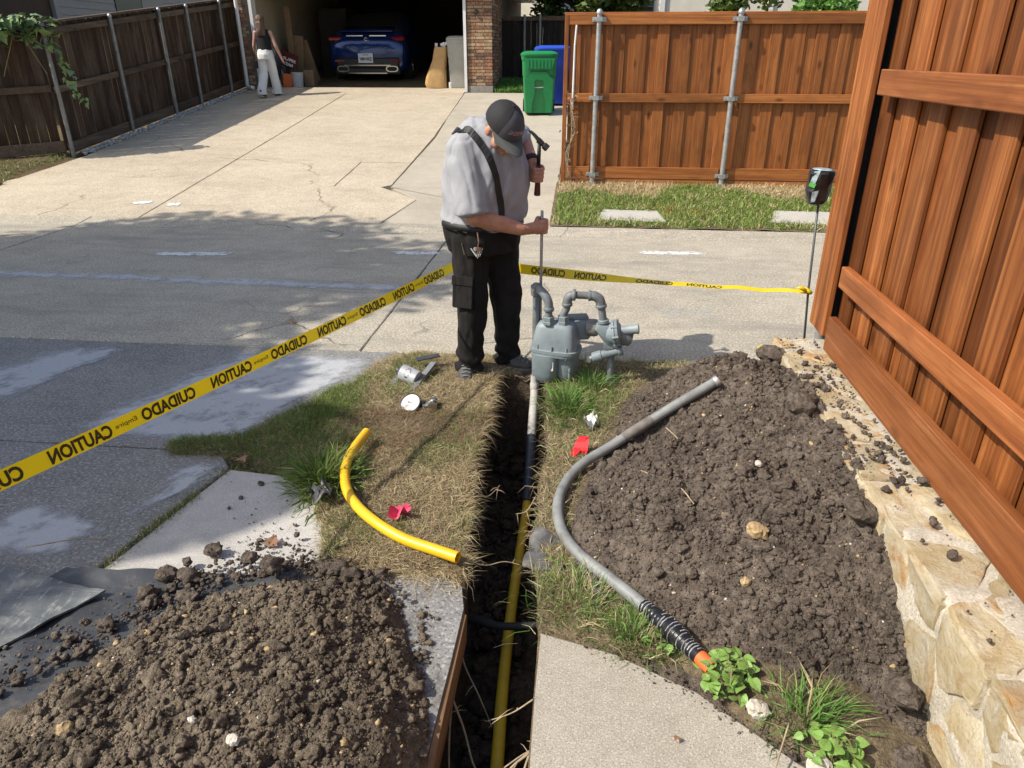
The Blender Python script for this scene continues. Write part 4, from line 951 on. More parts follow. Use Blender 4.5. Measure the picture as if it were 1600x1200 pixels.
mb = MB(); mb.lathe(Vector((.235,3.85,.37)), (.97,-.12,.2), [(0,.028),(.085,.027),(.09,.03),(.098,.03),(.10,.02)], 16); mb.build('vent_cap', 'meter_paint', reg, smooth=40)
mb = MB(); mb.lathe(Vector((.225,3.87,.335)), (.9,.1,-.25), [(0,.055),(.04,.052),(.07,.046),(.075,.03)], 16); mb.build('regulator_neck', 'pipe_paint', reg, smooth=40)
mb = MB(); mb.box((.165,3.868,.27),(.05,.045,.03)); mb.lathe((.06,3.85,.19),(1,.05,.3),[(0,.012),(.015,.014),(.02,.03),(.07,.032),(.075,.027),(.12,.024),(.17,.022),(.175,.03),(.2,.028)],16); mb.build('shutoff_valve', 'meter_paint', gm, smooth=40)
mb = MB(); mb.box((.058,3.845,.185),(.028,.012,.03),(0,.3,0)); mb.build('valve_key', 'galvanized', gm)
mb = MB(); mb.tube([(.185,3.868,.22),(.187,3.868,-.06)], .0215, 12); mb.tube([(.187,3.868,.075),(.188,3.868,-.08)], .029, 12); mb.build('outlet_riser', 'pipe_paint', gm, smooth=40)
# service line in the trench
sl = thing('service_pipe', 'gas service line coming down from the meter into the trench, yellow at its near end', 'pipe', (-.25, 3.0, -.4))
P = [(-.262,3.93,.03),(-.262,3.92,-.03),(-.26,3.88,-.08),(-.255,3.62,-.19),(-.25,3.42,-.285),(-.247,3.20,-.385)]
C_ = bez(P, 8); n = len(C_)
mb = MB(); mb.tube(C_[6:14], .029, 14); mb.build('white_sleeve', 'sleeve_white', sl, smooth=40)
mb = MB(); mb.tube(C_[:26], .026, 14); mb.build('grey_sleeve', 'sleeve_grey', sl, smooth=40)
mb = MB(); mb.tube(C_[25:], .0275, 14); mb.build('blue_sleeve', 'riser_blue', sl, smooth=40)
mb = MB(); mb.tube(bez([(-.247,3.23,-.388),(-.246,3.1,-.41),(-.25,2.5,-.425),(-.24,2.0,-.43),(-.215,1.5,-.43),(-.19,.5,-.43)],8), .0235, 14); mb.build('yellow_line', 'yellow_pipe_dirty', sl, smooth=40)
mb = MB(); mb.tube(bez([(-.47,2.16,-.26),(-.36,2.15,-.25),(-.26,2.14,-.262),(-.1,2.15,-.25)],5), [.016]*6+[.019]*3+[.015]*7, 10)
tag(mb.build('cross_pipe', 'black_rubber', None, True), 'thin black pipe crossing the trench above the yellow line', 'pipe')
# roots hanging in the trench
ri = random.Random(3)
ROOTS = [[(-.40,1.72,-.10),(-.33,1.62,-.2),(-.25,1.5,-.27),(-.12,1.5,-.16),(-.06,1.5,-.1)], [(-.09,1.46,-.08),(-.16,1.42,-.14),(-.2,1.36,-.2),(-.24,1.30,-.22)], [(-.09,1.50,-.12),(-.12,1.44,-.2),(-.1,1.36,-.3),(-.14,1.25,-.36)], [(-.385,1.9,-.05),(-.36,1.86,-.16),(-.30,1.78,-.25),(-.25,1.74,-.35)],
         [(-.38,1.72,-.14),(-.37,1.6,-.25),(-.355,1.45,-.36),(-.35,1.3,-.46)], [(-.42,2.22,.0),(-.34,2.21,-.03),(-.26,2.24,-.02),(-.20,2.24,-.04)], [(-.17,2.75,-.05),(-.21,2.70,-.10),(-.26,2.74,-.14)], [(-.16,2.62,-.1),(-.19,2.6,-.19),(-.17,2.55,-.3)], [(-.46,2.72,-.02),(-.39,2.70,-.03),(-.34,2.74,0)], [(-.1,1.62,-.06),(-.17,1.6,-.11),(-.25,1.62,-.17)]]
for k, q in enumerate(ROOTS):
    L = bez([Vector(p)+Vector((ri.uniform(-.006,.006),)*3) for p in q], 6); r0 = .0045 if k < 5 else .003
    mb = MB(); mb.tube(L, [r0*(1-.6*i/len(L)) for i in range(len(L))], 6)
    for _ in range(4):
        p = L[ri.randrange(2, len(L)-1)]; d = Vector((ri.uniform(-1,1), ri.uniform(-1,1), ri.uniform(-1,.3)))*.05; mb.tube([p, p+d*.6, p+d+Vector((0,0,-.01))], [.0018,.0015,.001], 5)
    names = ['thickest pale root spanning the near end of the trench','pale root on the right of the near trench, upper one','pale root curling down the right trench wall','pale root hanging from the left slab edge','pale root running down the left trench wall near the camera','root with twigs over the yellow pipe end','short pale root on the right wall beside the straw','pale rootlet hanging on the right wall mid trench','rootlet sticking out of the left bank','pale root crossing just above the thickest one']
    tag(mb.build('root', 'root', None, True), names[k], 'root', 'roots in the trench')
# bent grey pipe lying on the pile
bp = thing('bent_pipe', 'bent grey pipe lying on the big soil heap, its lower end taped black', 'pipe', (.0, 2.5, .1))
PP = bez([(.665,3.19,.375),(.49,3.11,.29),(.32,3.04,.195),(.17,2.95,.125),(.04,2.84,.085),(-.035,2.70,.065),(-.062,2.53,.06),(-.04,2.36,.06),(.03,2.21,.065),(.16,2.06,.068),(.27,1.935,.066),(.37,1.81,.062),(.455,1.695,.058)], 8)
N = len(PP); i1 = int(N*.82); i2 = N-4
mb = MB(); mb.tube(PP[:i1+2], .0235, 16); mb.build('pipe_run', 'grey_pipe', bp, smooth=40)
mb = MB(); mb.lathe(PP[0]-(PP[1]-PP[0]).normalized()*.004, PP[1]-PP[0], [(0,.027),(.018,.027),(.022,.024)],16); mb.build('pipe_lip', 'galvanized', bp, smooth=40)
mb = MB(); mb.tube(PP[14:22], [.0245,.0255,.026,.0265,.026,.0265,.0255,.0245], 16); mb.build('rusty_coupling', 'grey_pipe_rust', bp, smooth=40)
seg = PP[i1:i2+1]; m_n = len(seg); ii = np.linspace(0, m_n-1, 90); path_ = []
for t in ii: k = min(int(t), m_n-2); path_.append(seg[k].lerp(seg[k+1], t-k))
bulge = [(.026+.012*math.exp(-((k/89-.5)/.22)**2))*(1+.05*((k % 5)/5)) for k in range(90)]
mb = MB(); mb.tube(path_, bulge, 16); wr = mb.build('tape_wrap', 'tape_wrap', bp, smooth=25)
for k in range(3, 88, 4):
    p, q = path_[k], path_[k+1]; d = (q-p).normalized(); mb = MB(); u_ = d.orthogonal().normalized(); w_ = d.cross(u_); pts = []
    for a in range(13):
        t = 2*math.pi*a/13+.3; pts.append(p+(u_*math.cos(t)+w_*math.sin(t))*(bulge[k]*1.015)+d*(.006*math.sin(t)))
    rr = random.Random(k); o_ = rr.randrange(13); L_ = rr.choice((6,7,8,9,11)); mb.tube([pts[(o_+i) % 13] for i in range(L_)], .0019, 6); mb.build('tape_edge', 'tape_ridge', wr)
mb = MB(); mb.tube([path_[-2], path_[-1], PP[-1]], [.025,.025,.0245], 16); mb.build('orange_plug', 'orange_plug', bp, smooth=40)
# loose yellow offcut on the grass
mb = MB(); YP = bez([(-1.03,3.0,.105),(-1.045,2.85,.10),(-1.04,2.70,.095),(-.985,2.53,.088),(-.90,2.41,.08),(-.79,2.31,.075),(-.66,2.235,.062),(-.52,2.175,.065),(-.425,2.135,.068)], 8)
mb.tube(YP, .0225, 18, cap=False); mb.tube([p for p in YP[::-1]], .0185, 18, cap=False)
n = len(YP)*18
for e0 in (0, (len(YP)-1)*18):
    for k in range(18): j = (k+1) % 18; o2 = n+(len(YP)-1)*18-e0; 
# annular ends
d0 = (YP[1]-YP[0]).normalized(); d1 = (YP[-1]-YP[-2]).normalized()
for c0, d in ((YP[0], -d0), (YP[-1], d1)):
    u_ = d.orthogonal().normalized(); w_ = d.cross(u_); A = [c0+(u_*math.cos(6.2832*k/18)+w_*math.sin(6.2832*k/18))*.0226 for k in range(18)]; B = [c0+(u_*math.cos(6.2832*k/18)+w_*math.sin(6.2832*k/18))*.0184 for k in range(18)]
    mb.add(A+B, [(k, (k+1) % 18, 18+(k+1) % 18, 18+k) for k in range(18)])
tag(mb.build('yellow_pipe', 'yellow_pipe', None, 40), 'curved offcut of bright yellow pipe lying on the dry grass', 'pipe')
# ---------------------------------------------------------------- caution tape
ct = thing('caution_tape', 'yellow caution tape strung from the left past the man to the rod', 'caution tape', (-.77, 4.44, .5))
A = Vector((-1.99,.45,.75)); Bp = Vector((-.77,4.44,.585)); L1 = (Bp-A).length
def tape_pt(s, w):   # s metres from A, w across (-.5..0.5)
    t = s/L1; p = A.lerp(Bp, t); p.z -= .022*math.sin(math.pi*t); tilt = .25+.12*math.sin(s*2.1)
    side = Vector((Bp.y-A.y, A.x-Bp.x, 0)).normalized()
    return p+Vector((0,0,1))*w*.057*math.cos(tilt)-side*w*.057*math.sin(tilt)
mb = MB(); K = 120; V = []
for i in range(K+1):
    for w in (-.5,-.17,.17,.5): V.append(tape_pt(L1*i/K, w))
mb.add(V, [(i*4+k, i*4+k+1, i*4+5+k, i*4+4+k) for i in range(K) for k in range(3)]); mb.build('tape_band', 'tape_yellow', ct)
side_ = Vector((Bp.y-A.y, A.x-Bp.x, 0)).normalized()
def tape_word(txt, s0, width, h, par, bold=.012, dy=0, fn=None, sgn=1):
    V, F = text_mesh(txt, 1, bold); xs = [v.x for v in V]; ys_ = [v.y for v in V]; x0, x1 = min(xs), max(xs); y0, y1 = min(ys_), max(ys_); mb = MB(); out = []
    for v in V:
        a = (v.x-x0)/(x1-x0); b = (v.y-y0)/(y1-y0)-.5
        out.append(fn(s0+width*(1-a), b*h+dy)+side_*.0022*sgn)     # mirrored: the print shows from its back
    mb.add(out, F); mb.build('lettering', 'tape_ink', par)
band = [o for o in ct.children][0]
s_emp0 = 1.20+.41           # a logo sits here, the print repeats every .66 m
k = -2
for k in range(-2, 5):
    sE = s_emp0+.663*k
    for txt, s0, wd, h, bo in (('CAUTION', sE-.28, .22, .80, .04), ('Empire', sE-.045, .085, .36, .006), ('CUIDADO', sE+.06, .24, .80, .04)):
        if s0 > .05 and s0+wd < L1-.05: tape_word(txt, s0, wd, h, ct, bo, fn=tape_pt)
A2 = Bp.copy(); B2 = Vector((1.255,3.97,.595)); L2 = (B2-A2).length; side2 = Vector((B2.y-A2.y, A2.x-B2.x, 0)).normalized()
def tape2(s, w):
    t = s/L2; p = A2.lerp(B2, t); p.z += -.03*math.sin(math.pi*t)+.03*(1-t)*t
    tw = .25+1.15*ss(.25, .6, t)-.2*ss(.7, 1, t); wd = .060*(1-.5*ss(.55, 1, t))
    return p+Vector((0,0,1))*w*wd*math.cos(tw)-side2*w*wd*math.sin(tw)+Vector((0,0,.004*math.sin(s*23)*float(ss(.5,.9,t))))
mb = MB(); V = []
for i in range(K+1):
    for w in (-.5,-.17,.17,.5): V.append(tape2(L2*i/K, w))
mb.add(V, [(i*4+k, i*4+k+1, i*4+5+k, i*4+4+k) for i in range(K) for k in range(3)]); mb.build('tape_band', 'tape_yellow', ct)
_s1 = side_; side_ = side2
for txt, s0, wd in (('CAUTION', .16, .20), ('CUIDADO', .46, .22), ('CAUTION', .74, .2), ('CUIDADO', 1.12, .22), ('CAUTION', 1.42, .2)): tape_word(txt, s0, wd, .72, ct, .035, fn=tape2)
mb = MB(); mb.tube(bez([(1.245,3.975,.61),(1.262,3.962,.60),(1.275,3.975,.59),(1.26,3.99,.6),(1.245,3.975,.61)],4), .012, 8); mb.tube([(1.25,3.965,.60),(1.21,3.95,.625),(1.19,3.955,.62)], [.010,.012,.004], 6); mb.build('tape_knot', 'tape_yellow', ct, True)
mb = MB(); mb.tube([(-.77,4.452,-.1),(-.77,4.452,.66)], .006, 8); tag(mb.build('stake', 'rebar'), 'thin steel stake hidden behind the man carrying the tape', 'stake')
mb = MB(); mb.tube([(-1.99,.44,-.1),(-1.99,.44,.85)], .006, 8); tag(mb.build('stake', 'rebar'), 'thin steel stake out of view to the left at the end of the tape', 'stake')
# marker rod with bottle
rd = thing('marker_rod', 'thin steel rod at the end of the stone wall', 'rod', (1.3, 3.95, 0))
mb = MB(); mb.tube([(1.325,3.975,-.1),(1.262,3.975,.60),(1.228,3.97,1.12)], .0065, 8)
for k in range(60): pass
mb.build('rod', 'rebar', rd, True)
bt = thing('bottle', 'crushed black plastic bottle turned over on the steel rod', 'bottle', (1.225, 3.97, 1.08))
mb = MB(); lean = Vector((.035,0,1)).normalized(); b0 = Vector((1.215,3.97,1.075)); rings = []
for d, a, b in ((0,.018,.018),(.008,.040,.034),(.03,.052,.042),(.075,.064,.046),(.10,.062,.05),(.13,.062,.056),(.165,.066,.06),(.178,.062,.058),(.182,.04,.04)):
    q = b0+lean*d; rings.append([(q.x+x, q.y+y, q.z) for x, y, _ in sring(0,0,0,a,b,2.4,18)])
for rg in rings[2:7]:
    for k in range(18): v = Vector(rg[k]); rg[k] = tuple(v+Vector((1,0,0))*random.uniform(-.006,.006)+Vector((0,1,0))*random.uniform(-.006,.006))
mb.loft(rings); mb.build('bottle_body', 'black_plastic', bt, smooth=25)
q = b0+lean*.183; mb = MB(); mb.lathe(q, lean, [(0,.05),(.003,.048)], 18); mb.build('bottle_base', 'bottle_label', bt)
mb = MB(); mb.add([(1.170,3.925,1.255),(1.196,3.912,1.258),(1.180,3.918,1.19),(1.160,3.936,1.20)], [(0,1,2,3)]); mb.build('label', 'bottle_label', bt)
mb = MB(); mb.add([(1.158,3.934,1.198),(1.186,3.917,1.192),(1.180,3.920,1.17),(1.155,3.938,1.178)], [(0,1,2,3)]); mb.build('label', 'bottle_green', bt)
mb = MB(); mb.add([(1.172,3.918,1.15),(1.205,3.915,1.16),(1.195,3.922,1.10),(1.175,3.925,1.095)], [(0,1,2,3)]); mb.build('label', 'bottle_label', bt)
# ---------------------------------------------------------------- small things on the ground
def ground_at(x, y): return float(verge_z(np.array([x]), np.array([y]))[0])
pc = thing('glue_can', 'tipped grey can with a black oval label beside a wooden stake', 'can', (-1.0, 3.78, .03))
c0 = Vector((-1.045,3.775,.088)); cax = Vector((.90,-.30,-.25)).normalized()
mb = MB(); mb.lathe(c0, cax, [(0,.046),(.004,.05),(.11,.05),(.114,.046)], 24); mb.build('can_body', 'can_label', pc, smooth=40)
mb = MB(); mb.lathe(c0-cax*.034, cax, [(0,.016),(.012,.018),(.018,.032),(.034,.044)], 18); mb.build('can_lid', 'can_dark', pc, smooth=40)
cu = (Vector((0,-.75,.66))-cax*Vector((0,-.75,.66)).dot(cax)).normalized(); cw = cax.cross(cu)
def on_can(a, b): t = b/.0506; return c0+cax*(.055+a)+(cu*math.cos(t)+cw*math.sin(t))*.0512
mb = MB(); E = [on_can(.017*math.cos(6.2832*k/20), .034*math.sin(6.2832*k/20)) for k in range(20)]; mb.add(E, [tuple(range(20))]); mb.build('label_oval', 'plate_ink', pc)
V, F = text_mesh('T-3', .026, .0006); mb = MB(); mb.add([on_can(-v.y, v.x)+(cu*.0012) for v in V], F); mb.build('lettering', 'white_paint', pc)
st = thing('wooden_stake', 'grey weathered survey stake lying behind the tipped can', 'stake', (-.93, 3.78, .03))
mb = MB(); mb.beam((-.955,3.62,.04),(-.885,3.93,.085), .035, .018); mb.build('stake_board', 'stake_grey', st)
mb = MB(); mb.beam((-1.10,3.64,.03),(-1.06,3.86,.05), .03, .018); mb.build('stake_board', 'stake_grey', st)
mb = MB(); mb.beam((-.99,3.93,.105),(-.86,3.99,.115), .05, .006); mb.build('dark_flap', 'can_dark', st)
pg = thing('pressure_gauge', 'round black pressure gauge with white dial lying on the dry grass', 'gauge', (-.91, 3.42, .03))
gn = Vector((-.18,-.55,.80)).normalized(); g0 = Vector((-.91,3.42,.062))
mb = MB(); mb.lathe(g0-gn*.035, gn, [(0,.05),(.004,.056),(.03,.058),(.036,.060),(.042,.060),(.043,.054),(.039,.053)], 28); mb.build('gauge_case', 'black_plastic', pg, smooth=35)
mb = MB(); mb.lathe(g0+gn*.004, gn, [(0,.0535),(.0015,.0535)], 28); mb.build('dial', 'dial_white', pg)
gu = Vector((1,.15,0)); gu = (gu-gn*gu.dot(gn)).normalized(); gv = gn.cross(gu)
mb = MB(); q = g0+gn*.0062; mb.add([q-gu*.014+gv*.004, q+gu*.018+gv*.0035, q+gu*.018-gv*.0005, q-gu*.014-gv*.0005], [(0,1,2,3)])
for k in range(20):
    t = -2.3+4.6*k/19; d = gu*math.sin(t)+gv*math.cos(t); e = gu*math.cos(t)-gv*math.sin(t); mb.add([q+d*.045-e*.0012, q+d*.045+e*.0012, q+d*.050+e*.0012, q+d*.050-e*.0012], [(0,1,2,3)])
mb.build('dial_marks', 'plate_ink', pg)
mb = MB(); mb.add([q-gu*.012+gv*.016, q-gu*.002+gv*.006, q-gu*.014+gv*.006], [(0,1,2)]); mb.add([q-gu*.004+gv*.009+gn*.0004, q+gu*.01+gv*.0105+gn*.0004, q+gu*.01+gv*.0085+gn*.0004], [(0,1,2)]); mb.build('needle', 'dial_red', pg)
mb = MB(); mb.lathe((-.845,3.425,.045),(.9,.25,.1),[(0,.012),(.02,.012),(.021,.02),(.035,.02),(.036,.012),(.05,.012)],6); mb.lathe((-.79,3.47,.055),(.1,-.95,.1),[(0,.014),(.006,.026),(.03,.026),(.032,.021),(.06,.021),(.062,.025),(.078,.025),(.08,.012)],14); mb.build('valve_fitting', 'metal_bright', pg, smooth=35)
def crumple(name, c, sx, sy, mat, label, cat, rot=0, h=.02, seed=0, n=9):
    g = np.random.default_rng(seed); X, Y = np.meshgrid(np.linspace(-.5,.5,n), np.linspace(-.5,.5,n)); Z = h*fbm(X*4+seed, Y*4, seed, 3)
    x = X*sx*(1+.1*g.standard_normal((n, n))); y = Y*sy*(1+.1*g.standard_normal((n, n)))
    V = np.stack([c[0]+x*math.cos(rot)-y*math.sin(rot), c[1]+x*math.sin(rot)+y*math.cos(rot), c[2]+Z+h*.5], -1).reshape(-1, 3)
    return tag(link(name, np_mesh(name, V, grid_faces(n, n)), mat), label, cat)
crumple('pink_flag', (-.715,2.40,.065), .08, .065, 'pink_flag', 'small pink marking flag lying on the dry grass', 'flag', .3, .03, 3)
crumple('white_scrap', (.075,3.27,.06), .07, .05, 'white_paper', 'crumpled white scrap of string by the edge of the big heap', 'scrap', .3, .05, 5)
crumple('foil_scrap', (-1.09,2.50,.045), .09, .12, 'can_dark', 'dark crumpled wrapper in the grass beside the yellow pipe', 'wrapper', .6, .05, 6)
crumple('yellow_scrap', (.965,3.66,.36), .03, .03, 'tape_yellow', 'tiny yellow scrap at the far end of the big heap', 'scrap', .3, .02, 7)
rfg = thing('red_flag', 'red plastic marking ribbon behind the bent pipe', 'flag', (.03, 3.02, .05))
for k, (a, b) in enumerate((((.045,3.03,.125),(-.02,2.97,.035)), ((.048,3.03,.12),(.04,2.98,.05)))):
    a, b = Vector(a), Vector(b); d = Vector((1,-.2,0)).normalized()*.018; mb = MB(); V = []
    for i in range(7):
        t = i/6; p = a.lerp(b, t)+Vector((0, .01*math.sin(t*6+k), .006*math.sin(t*9))); V += [p-d*(1+.2*math.sin(t*5)), p+d]
    mb.add(V, [(2*i, 2*i+1, 2*i+3, 2*i+2) for i in range(6)]); mb.build('ribbon', 'red_flag', rfg)
def rock(c, r, mat, label, seed, sq=(1,.8,.75), rz=0, cat='rock', group=None):
    o = link('rock', rock_mesh('rock', r, seed, 3, .28, sq), mat, None, c, 30); o.rotation_euler = (seed*.7 % 1-.5, .3, rz); return tag(o, label, cat, group)
rock((.66,2.15,.262), .038, 'rock_tan', 'tan rock in the middle of the big soil heap', 1)
rock((.60,1.99,.165), .020, 'rock_tan', 'small tan stone below the tan rock on the big heap', 2)
rock((.72,2.48,.345), .017, 'rock_white', 'small pale stone high on the big soil heap', 3)
rock((.575,1.57,.035), .036, 'rock_white', 'white stone at the slab edge beside the ivy', 4)
rock((.70,1.40,.035), .034, 'rock_white', 'white stone at the bottom edge below the second ivy clump', 14)
rock((.435,2.02,.08), .012, 'rock_tan', 'tiny tan pebble low on the big heap', 15)
rock((-1.32,1.2,.165), .028, 'rock_tan', 'yellowish clay lump on the left heap near the corner', 5)
rock((-.84,1.19,.205), .020, 'rock_white', 'white stone near the front of the left heap', 6)
rock((-.98,1.24,.20), .012, 'rock_white', 'small white chip on the left heap', 16)
for k, (x, y, r, lb) in enumerate(((-1.40,2.13,.036,'dark clod lying alone on the pale slab'), (-1.50,1.97,.042,'dark clod on the black sheet nearest the dusty sheet'), (-1.66,1.72,.018,'small tan clod on the black sheet'), (-1.2,2.04,.034,'dark clod at the upper tip of the left heap'), (-1.10,2.0,.042,'large dark clod at the crest of the left heap'))):
    rock((x, y, r*.6+(.01 if k < 3 else .06)), r, 'soil_dark' if k != 2 else 'soil_clay', lb, 20+k, (1,.85,.8), cat='clod')
for k, (x, y, z, r, lb) in enumerate(((1.02,3.62,.34,.075,'round dark clod at the far end of the big heap touching the wall'), (1.0,2.93,.40,.07,'dark clod leaning on the stone wall halfway along'), (1.0,2.18,.36,.055,'dark clod overhanging the wall near the tan rock'), (.99,1.62,.10,.055,'large cracked clod low on the big heap by the wall foot'), (.96,1.43,.03,.048,'large clod at the wall foot near the bottom edge'))):
    rock((x, y, z), r, 'soil_dark', lb, 30+k, (1,1.1,.75), cat='clod')
# sheets under the left heap
def sheet_obj(name, poly_fn, nx, ny, mat, label, cat, th=.004):
    X, Y = np.meshgrid(np.linspace(0,1,nx), np.linspace(0,1,ny)); V = poly_fn(X, Y).reshape(-1, 3); F = grid_faces(ny, nx); n = len(V)
    V2 = np.concatenate([V, V-np.array((0,0,th))]); F2 = np.concatenate([F, F[:, ::-1]+n])
    b = [i for i in range(nx)]+[nx*(r_+1)-1 for r_ in range(1, ny)]+[nx*(ny-1)+i for i in range(nx-2, -1, -1)]+[nx*r_ for r_ in range(ny-2, 0, -1)]
    S = [(b[i], b[i]+n, b[(i+1) % len(b)]+n, b[(i+1) % len(b)]) for i in range(len(b))]
    return tag(link(name, np_mesh(name, V2, np.concatenate([F2, np.array(S)])), mat, smooth=35), label, cat)
def quadfn(a, b, c, d, z, wob, f, ed=.0):
    a, b, c, d = map(np.array, (a, b, c, d))
    def fn(X, Y):
        P = (a*(1-X[..., None])+b*X[..., None])*(1-Y[..., None])+(d*(1-X[..., None])+c*X[..., None])*Y[..., None]
        P = P+ed*np.stack([fbm(P[..., 0]*6, P[..., 1]*6, 1, 3), fbm(P[..., 0]*6, P[..., 1]*6, 4, 3)], -1)
        return np.stack([P[..., 0], P[..., 1], z+wob*np.abs(fbm(P[..., 0]*f, P[..., 1]*f, 7, 3))], -1)
    return fn
sheet_obj('plastic_sheet', quadfn((-2.2,1.3),(-1.0,1.3),(-1.0,2.05),(-1.92,1.99), .010, .020, 5, .02), 50, 40, 'plastic_sheet', 'black plastic sheet under the left soil heap', 'plastic sheet')
sheet_obj('dusty_sheet', quadfn((-3.2,.6),(-2.13,1.18),(-1.66,1.86),(-2.6,2.02), .034, .016, 6, .02), 50, 40, 'dusty_sheet', 'stiff dusty grey sheet folded at the left edge beside the heap', 'sheet', th=.008)
sheet_obj('torn_fabric', quadfn((-.175,2.13),(-.04,2.10),(.03,2.25),(-.14,2.38), .035, .05, 9, .03), 16, 16, 'fabric_torn', 'torn grey landscape fabric folded at the right edge of the trench', 'fabric', th=.006)
sheet_obj('torn_fabric', quadfn((-.06,2.24),(.10,2.02),(.13,2.03),(-.02,2.3), .04, .03, 9, .01), 18, 8, 'fabric_torn', 'thin strip of torn fabric running toward the taped pipe', 'fabric', th=.006)
# ---------------------------------------------------------------- bins
def bin_(name, c, w, d, h, mat, label, rot=0, front=True):
    t = thing(name, label, 'bin', c); m = Matrix.Rotation(rot, 3, 'Z'); C0 = Vector(c)
    def W(x, y, z): return C0+m @ Vector((x, y, z))
    def ring(z, a, b, p=8): return [W(x, y, z) for x, y, _ in sring(0,0,0,a,b,p,28)]
    mb = MB(); mb.loft([ring(.02,w*.40,d*.36),(ring(.05,w*.415,d*.375)),ring(h*.6,w*.455,d*.44),ring(h*.62,w*.47,d*.455),ring(h*.88,w*.485,d*.48)]); mb.build('bin_body', mat, t, smooth=35)
    mb = MB(); mb.loft([ring(h*.865,w*.5,d*.5),ring(h*.93,w*.515,d*.515)]); 
    mb.build('bin_rim', mat, t, smooth=35)
    mb = MB(); mb.loft([ring(h*.93,w*.53,d*.55,6),ring(h*.955,w*.53,d*.55,6),ring(h*.985,w*.47,d*.50,5),ring(h,w*.36,d*.42,4)]); ld = mb.build('lid', mat, t, smooth=35)
    for s in (-1,1):
        mb = MB(); mb.tube([W(s*w*.33,d*.50,h*.95),W(s*w*.33,d*.60,h*.98),W(s*w*.2,d*.60,h*.98)],.018,8); mb.build('handle', mat, ld, True)
        mb = MB(); mb.lathe(W(s*w*.42-.03,d*.36,.13), m @ Vector((1,0,0)), [(0,.10),(.01,.125),(.05,.125),(.06,.1)], 18); wh = mb.build('wheel', 'black_rubber', t, smooth=40)
    if front:
        yf = -d*.46; mb = MB(); a = .09*w/.6
        poly = [(-w*.36,.03),(-w*.20,.03),(-w*.18,.22),(-w*.13,.34),(-w*.115,.42),(-w*.13,.56),(-w*.10,.60),(w*.10,.60),(w*.13,.56),(w*.115,.42),(w*.13,.34),(w*.18,.22),(w*.20,.03),(w*.36,.03),(w*.40,.62),(w*.30,.66),(w*.22,.74),(-w*.22,.74),(-w*.30,.66),(-w*.40,.62)]
        L_ = lambda z: -d*(.36+.085*z/(h*.6))
        fr = [W(x, L_(z)-.002, z) for x, z in poly]; mb.prism([p+m @ Vector((0,.02,0)) for p in fr], m @ Vector((0,-.048,0))); mb.build('front_relief', mat, t, fixn=True)
        mb = MB(); mb.tube([W(-w*.13,-d*.43,.47),W(w*.13,-d*.43,.47)],.012,8); mb.build('lift_bar', 'galvanized', t)
        mb = MB(); top = [(-w*.44,.965*h*.92),(w*.44,.965*h*.92),(w*.36,h*.72),(-w*.36,h*.72)]; mb.prism([W(x,-d*.49,z) for x, z in top], m @ Vector((0,-.03,0)))
        for k in range(7): xx = -w*.30+w*.10*k; mb.box(W(xx,-d*.525,h*.80),(.02,.03,h*.13),(0,0,rot))
        mb.build('front_ribs', mat, t, fixn=True)
    return t
bin_('wheelie_bin', (-.98, 14.62, G(14.62)), .66, .70, 1.09, 'green_plastic', 'green wheeled bin with a ribbed front beside the brick pier', R(4))
bin_('wheelie_bin', (-.78, 15.62, G(15.62)), .70, .74, 1.08, 'blue_plastic', 'blue wheeled bin standing behind the green one', R(4), front=False)
gb = bin_('wheelie_bin', (-3.02, 17.72, FZ), .52, .55, 1.10, 'grey_plastic', 'pale grey bin just inside the garage beside the door jamb', R(0), front=False)
# ---------------------------------------------------------------- garage contents
pb = thing('paper_bag', 'tall brown paper yard bag leaning by the garage door', 'bag', (-3.55, 17.62, FZ))
mb = MB(); rings = []
for z, a, b, dx in ((0,.24,.17,0),(.10,.25,.18,-.01),(.25,.23,.17,0),(.42,.19,.15,.03),(.60,.16,.13,.08),(.80,.15,.12,.12),(.86,.14,.115,.13)):
    rg = sring(-3.55+dx,17.62,FZ+.01+z,a,b,4,22); rings.append([(x+random.uniform(-.012,.012), y+random.uniform(-.012,.012), q+random.uniform(-.01,.01)) for x, y, q in rg])
mb.loft(rings); mb.build('bag_body', 'paper_bag', pb, smooth=20)
for k, (dx, dz) in enumerate(((.02,.90),(.20,.90),(.24,.94),(.17,.93))):
    mb = MB(); mb.box((-3.55+dx,17.6,FZ+dz),(.06,.05,.10),(.3,.4*k,.2)); mb.build('paper_scrap', 'white_paper', pb)
mb = MB(); mb.lathe((-3.22,17.55,FZ),(0,0,1),[(0,.05),(.13,.05),(.14,.04)],14); tag(mb.build('small_can', 'white_paint', None, 40), 'small white can on the floor between bag and grey bin', 'can')
mb = MB(); mb.lathe((-3.24,17.75,FZ),(0,0,1),[(0,.08),(.42,.09),(.44,.05)],14); tag(mb.build('blue_bottle', 'riser_blue', None, 40), 'dark blue container behind the small white can', 'container')
def gbox(name, mat, label, cat, *bx): 
    mb = MB()
    for b in bx: mb.box(*b)
    return tag(mb.build(name, mat), label, cat)
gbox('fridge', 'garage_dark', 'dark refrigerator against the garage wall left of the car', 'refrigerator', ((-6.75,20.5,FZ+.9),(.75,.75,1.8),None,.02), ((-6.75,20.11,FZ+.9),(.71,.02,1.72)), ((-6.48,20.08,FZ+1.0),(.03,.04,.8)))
gbox('plank_stack', 'cardboard', 'planks and panels leaning by the left garage wall', 'planks', ((-7.25,18.7,FZ+.55),(.30,.04,1.2),(.15,.1,.2)), ((-7.05,18.9,FZ+.5),(.3,.05,1.1),(.2,-.2,.1)), ((-7.3,18.5,FZ+.9),(.14,.05,1.7),(.05,.02,0)))
